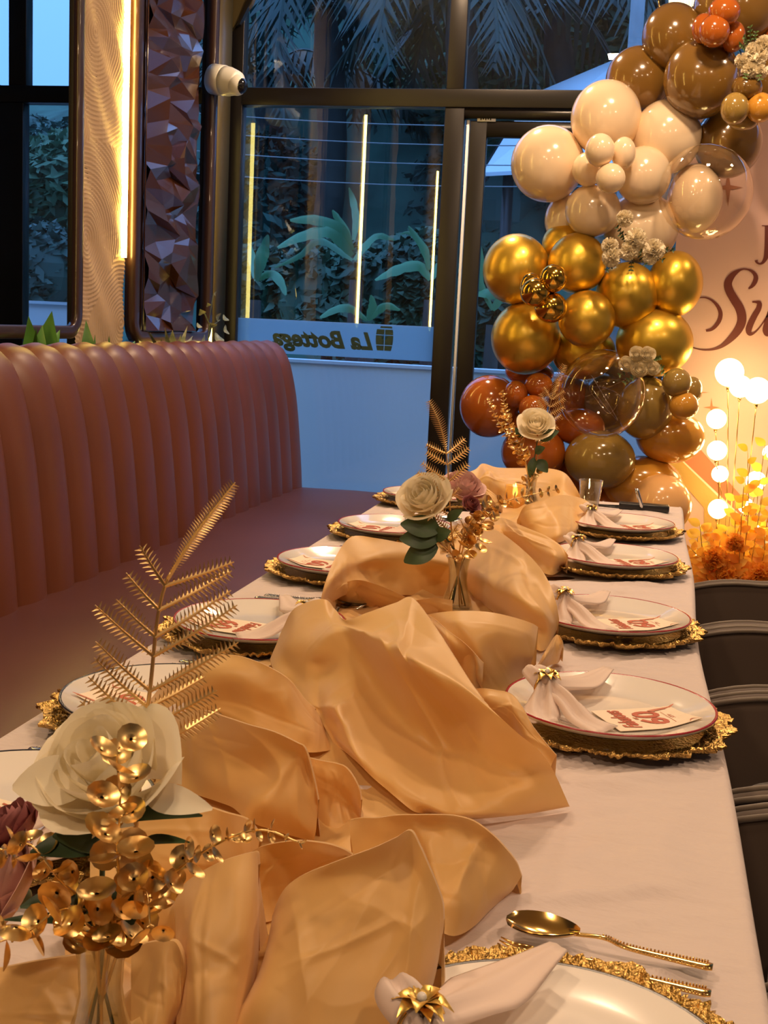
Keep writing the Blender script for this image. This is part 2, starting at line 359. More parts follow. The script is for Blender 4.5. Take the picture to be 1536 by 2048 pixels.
# textured plaster pillars
def pillar(name, y0, y1, x=XF-.012, z0=.95, z1=3.18, seed=1, nyv=90, nzv=420):
    rr = random.Random(seed); cs = np.array([[rr.uniform(y0-.25, y1+.05), rr.uniform(z0, z1)] for _ in range(9)])
    Yv = np.linspace(y0, y1, nyv); Zv = np.linspace(z0, z1, nzv); YY, ZZ = np.meshgrid(Yv, Zv)
    d = np.sqrt((YY[..., None]-cs[:, 0])**2+(ZZ[..., None]-cs[:, 1])**2); k = d.argmin(-1); dd = d.min(-1)
    ph = np.array([rr.uniform(0, 6) for _ in range(9)])[k]
    X = x+.0048*np.abs(np.sin(dd*200+ph))+.003*np.sin(YY*37+ZZ*29)
    m = MB(); m.grid([[(X[i, j], YY[i, j], ZZ[i, j]) for j in range(nyv)] for i in range(nzv)])
    s = struct(name, m, 'plaster'); m = MB(); m.box((x-.03, y0+.003, z0), (x-.002, y1-.003, z1)); obj('core', m, 'dark_wall', s); return s
yL = atx(250, 250, XF).y
pillar('trim_3', yA+.0, yL+.03, seed=5, nyv=110)
pillar('trim_4', yB1+.01, 5.47, seed=9, nyv=30, z0=.95)
pillar('trim_5', 1.9, 2.2, seed=11, nyv=10, nzv=60)
zled = atx(246, 515, XF).z
def led(y, z0, label, x=XF+.0, r=.022):
    m = MB(); m.box((x-.004, y-r, z0), (x+.004, y+r, 3.15)); o = obj('led_strip', m, 'led', loc=(x, y, z0), smooth=False, label=label, cat='light strip')
    return o
m = MB(); m.box((XF-.009, yL-.004, zled), (XF+.014, yL+.002, 3.15)); obj('led_strip', m, 'led', loc=(XF, yL, zled), smooth=False, label='glowing yellow vertical light strip beside the wide plaster pillar', cat='light strip')
yL2 = atx(429, 450, XF+.01).y
m = MB(); m.box((XF-.018, yL2-.003, 1.12), (XF+.010, yL2+.003, atx(430, 205, XF).z)); obj('led_strip', m, 'led_low', loc=(XF, yL2, 1.12), smooth=False, label='narrow pale yellow light strip under the security camera', cat='light strip')
m = MB(); m.box((XF-.03, yL2+.03, .95), (XF+.0, YB-.07, 3.15)); struct('trim_6', m, 'olive_trim')
# continuing pillars and light strips along the left wall, behind the camera (they show as reflections in the back glass)
for k, yq in enumerate((3.05, .1)):
    m = MB(); m.box((XF-.08, yq-.20, .95), (XF-.012, yq+.22, 3.15)); struct('trim_%d' % (7+k), m, 'plaster')
    m = MB(); m.box((XF-.010, yq-.003, 1.2), (XF+.008, yq+.003, 2.65)); obj('led_strip', m, 'led', loc=(XF, yq, 1.2), smooth=False, label=['yellow light strip on the left wall beyond the picture\'s left edge', 'yellow light strip on the left wall behind the camera'][k], cat='light strip')
# draped ceiling bracket in the corner
m = MB()
pts = [aty(u, v, YB-.06) for u, v in ((440, -40), (520, -40), (503, 8), (474, 45), (462, 60), (458, 20), (450, 0))]
m.v = [tuple(p) for p in pts]+[(p.x, p.y+.03, p.z) for p in pts]; n = len(pts); m.f = [tuple(range(n)), tuple(range(2*n-1, n-1, -1))]+[(i, (i+1) % n, (i+1) % n+n, i+n) for i in range(n)]
struct('trim_9', m, 'olive_trim', smooth=False)
pts = [aty(u, v, YB-.07) for u, v in ((506, -30), (518, -30), (479, 48), (472, 52))]
m = MB(); m.v = [tuple(p) for p in pts]+[(p.x, p.y+.03, p.z) for p in pts]; m.f = [(0, 1, 2, 3), (7, 6, 5, 4)]+[(i, (i+1) % 4, (i+1) % 4+4, i+4) for i in range(4)]
struct('trim_10', m, 'black_metal', smooth=False)
# security camera
c = aty(468, 165, 5.33); r0 = 25*c.y/FPX
t = thing('security_camera', (c.x-.06, c.y, c.z), 'white dome security camera with black lens on the corner pillar', 'camera')
ax = Vector((.93, -.30, -.18)).normalized(); b0 = c-ax*.085
def along(prof, n=24):
    q = ax.orthogonal().normalized(); q2 = ax.cross(q); m = MB()
    m.grid([[b0+ax*h+(q*math.cos(2*PI*j/n)+q2*math.sin(2*PI*j/n))*r for j in range(n)] for h, r in prof], closev=True); return m
obj('mount_ring', along([(-.03, 0), (-.03, .066), (.03, .066), (.034, .062), (.034, 0)]), 'cctv_white', t)
obj('housing', along([(.034, .060), (.036, .064), (.06, .062), (.10, .052), (.11, .048), (.112, .0)]), 'cctv_white', t)
e = b0+ax*.105+Vector((0, -.01, -.01)); m = MB(); m.sphere(e, .045, 20, 14); obj('eyeball', m, 'cctv_white', t)
m = MB(); m.sphere(e+ax*.016, .036, 20, 12); ln = obj('lens', m, 'cctv_black', t)
# ------------------------------------------------------------------ banquette
bench = thing('banquette', (-1.3, 3.0, 0), 'long brown leather banquette with channelled backrest along the window wall', 'bench')
y0, y1 = .2, 5.60
m = MB(); rows = []
prof = [(-1.60, .36), (-1.60, .462), (-1.56, .468), (-1.3, .472), (-1.04, .468), (-1.0, .455), (-.985, .43), (-.985, .36)]
for i in range(60):
    y = y0+(y1+.02-y0)*i/59; e = 0 if 0 < i < 59 else .012
    rows.append([(x, y, z-e*(z > .4)) for x, z in prof])
m.grid(rows); o = len(m.v)-len(prof); m.f.append(tuple(range(o, o+len(prof)))); m.f.append(tuple(range(len(prof)))[::-1])
obj('seat', m, 'leather_seat', bench)
m = MB(); m.box((-1.62, y0, .0), (-1.05, y1, .36)); obj('plinth', m, 'dark_brown', bench, smooth=False)
m = MB(); m.box((-1.80, y0, .36), (-1.66, y1-.01, 1.06)); obj('back_board', m, 'leather', bench, smooth=False)
# channels : seam positions from near to far
seams = [5.60, 5.44, 5.28, 5.124, 4.955, 4.80, 4.635, 4.478, 4.33, 4.187, 4.02, 3.85, 3.69, 3.53, 3.375, 3.215, 3.05]
while seams[-1] > .3: seams.append(seams[-1]-.163)
def backprof(d):  # outer profile, d = puff depth
    return [(-1.553+d, .44), (-1.565+d, .60), (-1.592+d, .85), (-1.622+d, 1.0), (-1.648+d, 1.075), (-1.685+d*.6, 1.122+d*.6), (-1.735, 1.14+d), (-1.785-d*.4, 1.125+d*.4), (-1.805-d*.5, 1.08), (-1.81, .9)]
for k in range(len(seams)-1):
    a, b = seams[k+1], seams[k]; m = MB(); rows = []
    for i in range(9):
        s = i/8; q = 1-abs(2*s-1)**2.6; d = -.013+.021*q
        ty = a+(b-a)*s
        rows.append([(x, ty, z) for x, z in (lambda pr: [(p.x, p.y) for p in cr1([(x, z, 0) for x, z in pr], 22)])(backprof(d))])
    m.grid(rows)
    if k == 0: o = len(m.v)-22; m.f.append(tuple(range(o, o+22)))
    obj('back_channel', m, 'leather', bench)
# planter behind the banquette
m = MB(); m.box((-1.98, 2.2, .6), (-1.86, 5.5, .98)); pl = obj('planter_box', m, 'planter', loc=(-1.92, 3.8, .6), smooth=False, label='low dark planter trough behind the banquette', cat='planter')
m = MB(); m.box((-1.97, atx(285, 690, -1.97).y, zfb-.075), (-1.95, atx(410, 690, -1.97).y, zfb-.05)); obj('led_strip', m, 'led_low', loc=(-1.96, 4.9, 1.05), smooth=False, label='short yellow light strip glowing under the faceted screen', cat='light strip')
def blade(m, b, tip, wd, sag=.3, n=8, nrm=None):
    b = Vector(b); tip = Vector(tip); d = tip-b; L = d.length; side = d.cross(CAM-b).normalized() if nrm is None else Vector(nrm).normalized()
    upv = side.cross(d).normalized(); rows = []
    for i in range(n+1):
        s = i/n; c = b+d*s+upv*(L*sag*math.sin(PI*s)*.4); ww = wd*math.sin(PI*min(1, s*.92+.08))**.8*(1 if s < .5 else (1-(s-.5)*1.0))
        if i == n: ww = .0004
        rows.append([c-side*ww+upv*ww*.35, c, c+side*ww+upv*ww*.35])
    m.grid(rows); return m
def plant(label, base_px, leaves, matn, x=-1.9):
    b = atx(base_px[0], base_px[1], x); t = thing('potted_plant', (b.x, b.y, .97), label, 'plant')
    for (u, v, wpx, dx) in leaves:
        tip = atx(u, v, x+dx); m = MB(); blade(m, (b.x, b.y+R.uniform(-.03, .03), 1.0), tip, wpx*tip.y/FPX*.85, R.uniform(-.1, .5)); obj('leaf', m, matn, t)
    return t
plant('leafy green plant with pointed leaves at the left of the planter', (75, 700), [(57, 632, 26, 0), (104, 622, 34, .05), (25, 690, 16, .06), (142, 690, 26, .05), (85, 650, 26, .03), (120, 660, 26, -.02), (20, 697, 18, .08), (72, 655, 12, .09)], 'plant_green')
plant('small green plant with two upright blades by the plaster pillar', (180, 702), [(172, 640, 22, 0), (198, 688, 18, .05), (150, 690, 18, .03), (190, 670, 8, .0)], 'plant_green')
plant('low spiky green plant under the faceted screen', (225, 705), [(218, 672, 8, 0), (270, 682, 16, .03), (200, 690, 12, .03), (240, 690, 12, .05), (255, 690, 12, 0)], 'plant_green')
plant('trailing variegated plant with curling leaves below the faceted relief', (345, 705), [(300, 665, 10, 0), (330, 655, 12, .04), (375, 652, 9, .05), (345, 660, 20, .03), (320, 675, 14, .05), (385, 672, 10, .02), (362, 668, 14, .07), (310, 690, 12, .05), (295, 662, 8, .03)], 'plant_vari')
t = plant('young variegated shrub with rounded cream-edged leaves in the corner', (415, 705), [(440, 690, 16, .0)], 'plant_vari')
for (u, v, w_) in ((405, 628, 12), (432, 632, 14), (425, 655, 16), (447, 662, 15), (447, 640, 12), (428, 586, 7), (418, 612, 8), (395, 655, 10), (410, 680, 16), (432, 682, 18)):
    q = atx(u, v, -1.88); m = MB(); blade(m, q, q+Vector((0, w_*q.y/FPX*1.3*R.choice((-1, 1)), w_*q.y/FPX*R.uniform(-.2, .9))), w_*q.y/FPX*.7, .3, 6); obj('leaf', m, 'plant_vari', t)
m = MB(); q0 = atx(413, 705, -1.88); m.tube([q0, atx(420, 650, -1.88), atx(408, 625, -1.88)], .003, 5); m.tube([atx(420, 655, -1.88), atx(440, 640, -1.88)], .002, 5); m.tube([atx(418, 640, -1.88), atx(427, 588, -1.88)], .0015, 5); obj('stem', m, 'stem_green', t)
# ceiling lamps (round downlights)
for i, (x, y, p) in enumerate(LAMPS):
    t = thing('ceiling_downlight', (x, y, 3.17), 'round recessed warm downlight in the ceiling, '+['above the near banquette end', 'above the nearest chairs', 'above the middle of the table', 'above the far table end', 'behind the camera', 'over the right aisle near the camera', 'by the back window on the left', 'above the party backdrop'][i], 'lamp', 'ceiling downlights over the dining room')
    m = MB(); m.lathe([(.10, 3.2), (.13, 3.2), (.13, 3.18), (.115, 3.175), (.10, 3.2)], 20, (x, y, 0)); obj('ring', m, 'cctv_white', t)
# ------------------------------------------------------------------ outside
m = MB(); m.box((-34, YB+.12, -.4), (22, 34, -.05)); struct('ground', m, 'concrete')
zp = aty(768, 728, 8.0).z
m = MB(); m.box((-9, 8.0, -.1), (9, 8.18, zp-.02)); pw = obj('parapet_wall', m, 'parapet', loc=(0, 8, -.1), smooth=False, label='white rendered parapet wall outside the back window', cat='wall')
m = MB(); m.box((-9, 7.985, zp-.02), (9, 8.2, zp)); obj('coping', m, 'parapet_cap', pw, smooth=False)
xl_ = aty(170, 603, 7.9).x; zl_ = aty(100, 603, 7.9).z
m = MB(); m.box((-8.5, 7.86, -.1), (xl_, 7.98, zl_-.02)); pw = obj('parapet_wall', m, 'parapet', loc=(-6, 7.9, -.1), smooth=False, label='higher white parapet wall section seen through the left frame', cat='wall')
m = MB(); m.box((-8.5, 7.84, zl_-.02), (xl_+.02, 8.0, zl_)); obj('coping', m, 'parapet_cap', pw, smooth=False)
# hill
def hillz(x, y):
    t = max(0, min(1, (x+.465*y)/(.09*y))); return -.6+(y-11)*(.37+.75*t)+.7*noise.noise(Vector((x*.35, y*.35, 1)))
m = MB(); rows = []
for i in range(40):
    y = 10+i*.55; rows.append([(-34+j*.62, y, min(hillz(-34+j*.62, y), 13)) for j in range(90)])
m.grid(rows); struct('hillside', m, 'hill')
def leafcloud(m, c, rx, ry, rz, n, s, rr):
    for _ in range(n):
        d = Vector((rr.gauss(0, 1), rr.gauss(0, 1), rr.gauss(0, 1))).normalized(); rad = rr.uniform(.72, 1.05)
        p = Vector(c)+Vector((d.x*rx, d.y*ry, d.z*rz))*rad
        a = Vector((rr.gauss(0, 1), rr.gauss(0, 1), rr.gauss(0, .6))).normalized(); b = a.orthogonal().normalized(); k = s*rr.uniform(.6, 1.4)
        o = len(m.v); m.v += [tuple(p-a*k), tuple(p+b*k*.45), tuple(p+a*k), tuple(p-b*k*.45)]; m.f.append((o, o+1, o+2, o+3))
TREES = [  # px u, v centre, Y, radius, label
 (95, 330, 15, .60, 'foliage_c', 'dark bushy tree on the skyline through the left window'),
 (60, 262, 17, .30, 'foliage_c', 'slim tree top poking above the skyline through the left window'),
 (110, 390, 12, .75, 'foliage_b', 'rounded green tree in the middle of the left window'),
 (80, 540, 9.5, .45, 'foliage_c', 'dark round shrub behind the low wall in the left window'),
 (130, 560, 9.8, .35, 'foliage_b', 'pale bush just right of the dark round shrub in the left window'),
 (540, 90, 17, 1.5, 'foliage', 'dark tree crown at the top left of the back window'),
 (700, 420, 16, 1.4, 'foliage_c', 'dense dark tree in the centre of the back window'),
 (860, 90, 16, 1.3, 'foliage_b', 'greyish green tree crown near the window mullion'),
 (1060, 120, 15, 1.2, 'foliage', 'leafy tree crown seen above the glass door'),
 (1240, 40, 15, 1.2, 'foliage_b', 'sunken pale tree crown beside the mocha balloons'),
 (560, 590, 11, .55, 'foliage', 'low bush at the left foot of the banana plant'),
 (650, 600, 10.5, .6, 'foliage_b', 'leafy green bush under the big banana leaves'),
 (790, 600, 10.5, .6, 'foliage', 'leafy bush to the right of the banana plant'),
 (870, 640, 10.2, .45, 'foliage_b', 'small bush at the right edge of the back pane'),
 (980, 620, 10.5, .55, 'foliage', 'leafy bush behind the glass door pane'),
 (520, 400, 14, .9, 'foliage_c', 'dark tree behind the left banana leaf'),
 (980, 430, 14, .9, 'foliage_c', 'dark tree behind the glass door')]
for i, (u, v, Y, r, mt, lb) in enumerate(TREES):
    c = aty(u, v, Y); rr = random.Random(i+50); base = max(hillz(c.x, Y), -.3)
    t = thing('tree', (c.x, Y, min(base, c.z-r)), lb, 'tree')
    m = MB()
    for k in range(7):
        d = Vector((rr.uniform(-.6, .6), rr.uniform(-.5, .5), rr.uniform(-.5, .5)))*r; leafcloud(m, c+d, r*.62, r*.55, r*.5, 620, .085*(.6+.4*r), rr)
    m.sphere(c, r*.7, 14, 9); obj('foliage', m, mt, t, smooth=False)
    m = MB(); m.tube([(c.x, Y, min(base, c.z-r)-.2), (c.x+.05, Y, c.z)], [r*.1+.03, r*.05+.01], 7); obj('trunk', m, 'trunk', t)
def bleaf(m, path, wd, n=14, fray=.25, rr=random):
    P = cr1(path, n); rows = []
    for i, p in enumerate(P):
        s = i/(n-1); t = (P[min(i+1, n-1)]-P[max(0, i-1)]).normalized(); side = t.cross(Vector((0, -1, .15))).normalized()
        ww = wd*(math.sin(PI*(.06+.92*s))**.6)*(1-fray*rr.random()); dn = Vector((0, .1, -.3))*ww
        rows.append([p-side*ww+dn, p-side*ww*.5+dn*.2, p, p+side*ww*.5+dn*.2, p+side*ww+dn])
    m.grid(rows)
rr = random.Random(4)
def banana(label, base, Y, leaves):
    b = aty(*base, Y); t = thing('banana_plant', (b.x, b.y, -.1), label, 'plant')
    m = MB(); m.tube([(b.x, Y, -.1), b], [.09, .05], 8); obj('trunk', m, 'trunk', t)
    for path, wd in leaves:
        m = MB(); bleaf(m, [aty(u, v, Y+dy) for u, v, dy in path], wd*Y/FPX, rr=rr); obj('leaf', m, 'banana', t)
banana('large banana plant with arching leaves in the back window', (712, 560), 9.6, [
 ([(705, 500, 0), (680, 455, -.1), (630, 437, -.3), (580, 440, -.4)], 13), ([(705, 500, 0), (690, 460, .0), (675, 435, 0), (665, 420, 0)], 10),
 ([(705, 510, 0), (660, 462, -.2), (605, 470, -.4), (555, 495, -.6)], 14), ([(705, 520, 0), (640, 480, .2), (600, 510, .3), (550, 535, .3)], 8),
 ([(707, 480, 0), (712, 440, .1), (706, 400, .2), (698, 375, .2)], 9), ([(708, 520, 0), (740, 480, .2), (760, 470, .3), (790, 480, .4)], 9)])
banana('young banana plant with upright leaves at the left of the back window', (510, 600), 9.4, [
 ([(512, 560, 0), (520, 520, -.1), (530, 490, -.1), (537, 470, -.2)], 15), ([(512, 560, 0), (540, 545, 0), (560, 560, -.1), (572, 590, -.2)], 10), ([(512, 560, 0), (505, 520, .2), (500, 490, .3)], 10)])
banana('banana plant with drooping leaves right of the centre reflection', (860, 600), 9.8, [
 ([(860, 560, 0), (840, 530, 0), (800, 535, -.1), (750, 560, -.3)], 12), ([(858, 540, 0), (850, 500, 0), (830, 470, 0), (817, 452, 0)], 9), ([(860, 560, 0), (880, 530, .1), (900, 540, .2)], 11), ([(850, 500, 0), (820, 466, 0), (800, 468, 0)], 4)])
banana('low banana plant near the parapet behind the sign', (735, 650), 8.7, [
 ([(735, 640, 0), (700, 615, 0), (670, 618, -.1), (640, 635, -.2)], 10), ([(735, 640, 0), (745, 610, 0), (742, 590, 0)], 10), ([(735, 640, 0), (770, 610, 0), (800, 620, 0)], 9)])
banana('banana plant with long leaves behind the glass door', (985, 650), 9.6, [
 ([(985, 620, 0), (960, 560, 0), (962, 520, 0), (958, 480, 0)], 8), ([(985, 620, 0), (1000, 590, 0), (975, 585, 0), (950, 590, -.2)], 12)])
def palm(label, top, foot, Y, n, L, seed):
    rr = random.Random(seed); c = aty(*top, Y); f = aty(*foot, Y); t = thing('palm_tree', (f.x, Y, f.z), label, 'tree')
    m = MB(); m.tube(cr1([f, (f+c)/2+Vector((.15, 0, 0)), c], 8), [.16]*7+[.11], 8); obj('trunk', m, 'trunk', t)
    for k in range(n):
        a = 2*PI*k/n+rr.uniform(-.2, .2); el = rr.uniform(-.1, .75); d = Vector((math.cos(a), math.sin(a)*.6, 0))
        P = cr1([c, c+d*L*.4+Vector((0, 0, L*.35*el+.2)), c+d*L*.8+Vector((0, 0, L*.25*el-.15)), c+d*L*1.05+Vector((0, 0, -L*.35))], 22)
        m = MB(); m.tube(P, .018, 4)
        for i in range(1, 22):
            tt = (P[i]-P[i-1]).normalized(); sd = tt.cross(Vector((0, 0, 1))).normalized(); ll = L*.32*math.sin(PI*(.1+.88*i/22))
            for s in (-1, 1):
                q = P[i]+sd*s*ll*.55+tt*ll*.35+Vector((0, 0, -ll*rr.uniform(.4, .8))); o = len(m.v)
                m.v += [tuple(P[i]-tt*.05), tuple(P[i]+tt*.05), tuple(q)]; m.f.append((o, o+1, o+2))
        obj('frond', m, 'palm', t, smooth=False)
palm('tall coconut palm whose fronds fill the top of the back window', (650, 20), (625, 640), 13, 11, 2.4, 1)
palm('palm with hanging fronds at the right of the upper back window', (920, -20), (865, 640), 12.5, 10, 2.3, 2)
palm('palm crown seen above the glass door', (1110, 20), (1090, 640), 13.5, 10, 2.4, 3)
palm('slender palm behind the left part of the back window', (520, 150), (560, 640), 14.5, 9, 2.0, 4)
# neighbouring shed roof with pale sheets and dark rafters
t = thing('shed_roof', aty(1060, 330, 10.5), 'pale sheet roof with dark rafters outside the glass door', 'roof')
a, b, c2, d = aty(965, 345, 10), aty(1250, 330, 10), aty(1250, 110, 12.5), aty(1060, 190, 12.5)
m = MB(); m.v = [tuple(p) for p in (a, b, c2, d)]+[(p.x, p.y, p.z-.03) for p in (a, b, c2, d)]; m.f = [(0, 1, 2, 3), (7, 6, 5, 4)]+[(i, (i+1) % 4, (i+1) % 4+4, i+4) for i in range(4)]; obj('roof_sheet', m, 'roof_panel', t, smooth=False)
for k in range(4):
    s = k/3; p0 = a.lerp(b, s); p1 = d.lerp(c2, s); m = MB(); m.tube([p0-Vector((0, .02, .06)), p1-Vector((0, .02, .06))], .05, 4); obj('rafter', m, 'black_metal', t, smooth=False)
m = MB(); m.tube([(a.x+.2, 10.1, -.1), (a.x+.2, 10.1, a.z)], .05, 6); obj('post', m, 'black_metal', t)
# overhead cables and their poles
for k, (u_, Y_, l_) in enumerate(((296, 9.0, 'slim pole holding the overhead cables, hidden behind the left wall'), (1254, 9.2, 'slim pole holding the overhead cables, behind the balloons'))):
    q = aty(u_, 300, Y_); m = MB(); m.tube([(q.x, Y_, -.1), (q.x, Y_, 4.2)], .05, 8); obj('utility_pole', m, 'concrete', loc=(q.x, Y_, -.1), label=l_, cat='pole')
for k, (v0, v1) in enumerate([(225, 250), (262, 290), (300, 330), (345, 372)]):
    p0, p1 = aty(300, v0-6, 9.0), aty(1250, v1, 9.2); m = MB(); m.tube([p0.lerp(p1, i/8)+Vector((0, 0, -.05*math.sin(PI*i/8))) for i in range(9)], .004, 4)
    obj('overhead_cable', m, 'concrete', label=['topmost of the four thin overhead cables outside', 'second from the top of the four thin overhead cables outside', 'third from the top of the four thin overhead cables outside', 'lowest of the four thin overhead cables outside'][k], cat='cable')
# ------------------------------------------------------------------ table and cloth
TX0, TX1, TY0, TY1 = -.70, .118, .30, 3.745
t = thing('dining_table', ((TX0+TX1)/2, 2.0, 0), 'long narrow dining table hidden under the pale cloth', 'table')
m = MB(); m.box((TX0+.02, TY0+.02, TZ-.035), (TX1-.02, TY1-.02, TZ-.006)); obj('tabletop', m, 'dark_brown', t, smooth=False)
for x in (TX0+.08, TX1-.08):
    for y in (TY0+.1, 2.0, TY1-.1): m = MB(); m.box((x-.03, y-.03, 0), (x+.03, y+.03, TZ-.035)); obj('leg', m, 'chair_leg', t, smooth=False)
m = MB(); ny = 420; nx = 80; rows = []
def skirt(s, y, side):
    d = [0, .006, .012, .015, .016, .017, .018, .019, .02, .02]; z = [0, -.0015, -.006, -.014, -.03, -.08, -.16, -.26, -.36, -.45]
    k = s; wv = .012*math.sin(y*19+side)+.008*math.sin(y*41+2*side)+.006*math.sin(y*7)
    return d[k]+wv*min(1, max(0, k-3)/6.0)**1.5*(1+k*.12), z[k]
for i in range(ny+1):
    y = TY0+(TY1-TY0)*i/ny; r = []
    bulge = .006*math.sin(y*2.1+.5)+.004*math.sin(y*5.3)
    for k in range(9, 0, -1): dx, z = skirt(k, y, 0); r.append((TX0-dx, y, TZ+z))
    for j in range(nx+1):
        s = j/nx; x = TX0+(TX1+bulge-TX0)*s; e = min(1, min(s, 1-s)*9, min(i, ny-i)/6)
        q = noise.noise(Vector((x*1.6+y*1.1, y*6.5-x*4.2, 3))); q2 = noise.noise(Vector((x*5+3, y*15-x*7, 9)))
        z = .005*(1-abs(q)*2.2)*e+.0055*max(0, 1-abs(q)*9)**1.3*e+.0034*max(0, 1-abs(q2)*6)**1.3*e-.005*e
        r.append((x, y, TZ+z-.003*(1-e)))
    for k in range(1, 10): dx, z = skirt(k, y, 2.3); r.append((TX1+bulge+dx, y, TZ+z))
    rows.append(r)
m.grid(rows)
W_ = len(rows[0])
for edge, sgn, row in ((TY1, 1, rows[-1]), (TY0, -1, rows[0])):
    rr_ = [[(p[0], p[1]+sgn*(k*.002+(.012*math.sin(p[0]*22)*min(1, k/6))), p[2]+[0, -.004, -.014, -.03, -.08, -.16, -.26, -.36, -.45][k] if p[2] > TZ-.012 else p[2]-k*.0001) for p in row] for k in range(9)]
    m.grid([[ (p) for p in r[8:-8]] for r in rr_] if sgn < 0 else [r[8:-8] for r in rr_])
cl = obj('tablecloth', m, 'cloth_white', loc=(-.29, 2.0, TZ), label='pale pinkish white tablecloth covering the long dining table', cat='tablecloth')
# ------------------------------------------------------------------ tan runner, built as overlapping folds
rm = MB(); wr = np.random.RandomState(2)
def fold(rows, nu=46, nv=34, back=None, wrk=.0016, seed=0):
    """rows : from the crest down to the foot, each a list of (u, v, height)"""
    W3 = [[atz(u, v, TZ+h) for (u, v, h) in r] for r in rows]
    if back is None: back = .05
    rr = random.Random(seed*13+1); nu = int(nu*1.6); nv = int(nv*1.6)
    lines = []
    for _ in range(3+int(nu/35)):
        s0 = rr.uniform(.1, .9); t0 = rr.uniform(0, .35); s1 = s0+rr.uniform(-.35, .35); t1 = rr.uniform(.65, 1.05)
        lines.append((s0, t0, s1, t1, rr.uniform(.018, .045), rr.uniform(.6, 1.0)*rr.choice((1, 1, -.7))))
    for _ in range(2):
        s0 = rr.uniform(0, .4); t0 = rr.uniform(.2, .8); s1 = s0+rr.uniform(.3, .6); t1 = t0+rr.uniform(-.25, .25)
        lines.append((s0, t0, s1, t1, rr.uniform(.02, .04), rr.uniform(.5, .8)*rr.choice((1, -.7))))
    size = (W3[0][0]-W3[0][-1]).length
    A0 = min(.0055, .0012+.010*size)
    G = [cr1(r, nu) for r in W3]
    cols = [cr1([G[i][j] for i in range(len(G))], nv) for j in range(nu)]
    out = []
    for i in range(nv):
        r = []; t = i/(nv-1)
        for j in range(nu):
            p = cols[j][i]; s_ = j/(nu-1); e = math.sin(PI*s_)**.5*math.sin(PI*(.06+.94*t) if t < .5 else PI*t)**.6 if 0 < t < 1 else .25*math.sin(PI*s_)
            q = noise.noise(Vector((p.x*13+seed, p.y*9, p.z*13)))*.6+.3*max(0, 1-abs(noise.noise(Vector((p.x*6+p.y*8+seed*1.7, p.y*5-p.x*7, p.z*12))))*9)**1.5
            z = wrk*q*e*1.4
            for (a0, b0, a1, b1, w_, am) in lines:
                dx, dy = a1-a0, b1-b0; L = math.hypot(dx, dy); k = ((s_-a0)*dx+(t-b0)*dy)/(L*L)
                if -.1 < k < 1.1:
                    d = abs((s_-a0)*dy-(t-b0)*dx)/L
                    if d < w_*2.2: z += A0*am*(max(0, 1-d/(w_*2.2))**1.6)*math.sin(PI*min(1, max(0, (k+.1)/1.2)))**.7*min(1, e*2)
            r.append((p.x+z*.15, p.y-z*.8, max(TZ+.003, p.z+z*.75)))
        out.append(r)
    rm.grid(out)
    if back:
        c0 = [Vector(p) for p in out[0]]; tp = [math.sin(PI*min(1, max(0, .02+.96*j/(nu-1))))**.6 for j in range(nu)]
        rm.grid([[tuple(p) for p in c0], [(p.x, p.y+.006, p.z-.0015) for p in c0], [(p.x, p.y+back*.35*k, max(TZ+.003, p.z-.022)) for p, k in zip(c0, tp)], [(p.x, p.y+(back+.02)*k, max(TZ+.003, p.z-.14)) for p, k in zip(c0, tp)]])
# base layer lying on the table
rows = []
for i in range(150):
    y = .45+3.22*i/149; c = -.30+.05*math.sin(y*2.3); wl = .17+.05*math.sin(y*5+1)+.02*math.sin(y*13); wr_ = .11+.03*math.sin(y*4.2)+.02*math.sin(y*11+2)
    rows.append([(c+(-wl+(wl+wr_)*j/24), y, TZ+.006+.022*max(0, noise.noise(Vector((j*.35, y*9, 2)))+.25)*math.sin(PI*j/24)) for j in range(25)])
rm.grid(rows)
# far end
fold([[(936,945,.06),(952,938,.07),(966,927,.085),(995,935,.08),(1040,936,.085),(1090,936,.09),(1128,945,.085),(1150,972,.06),(1163,998,.03)],
      [(938,965,.035),(952,962,.04),(975,958,.05),(1000,965,.05),(1040,970,.05),(1090,975,.05),(1122,978,.045),(1145,995,.03),(1160,1010,.012)],
      [(940,985,.01),(955,985,.01),(975,985,.012),(1000,995,.01),(1040,1005,.01),(1080,1010,.01),(1110,1010,.01),(1140,1018,.005),(1160,1022,.003)]], back=.08, seed=1)
fold([[(940,975,.05),(952,968,.05),(966,972,.06),(985,985,.05),(1005,1002,.04)],[(938,992,.03),(950,992,.03),(965,992,.035),(985,1003,.03),(1005,1015,.02)],[(936,1010,.005),(950,1012,.005),(965,1015,.005),(985,1018,.005),(1005,1025,.004)]], seed=2)
fold([[(1034,1040,.03),(1050,1012,.07),(1088,1000,.085),(1120,990,.09),(1155,994,.075),(1178,1005,.055),(1184,1022,.04)],
      [(1034,1046,.02),(1052,1030,.05),(1088,1024,.06),(1120,1018,.065),(1150,1022,.05),(1172,1032,.04),(1180,1035,.025)],
      [(1038,1052,.01),(1060,1058,.02),(1092,1062,.025),(1118,1064,.03),(1140,1060,.025),(1162,1054,.02),(1178,1048,.012)],
      [(1042,1056,.003),(1070,1076,.004),(1100,1086,.004),(1122,1084,.005),(1142,1074,.005),(1162,1066,.004),(1176,1058,.004)]], seed=3)
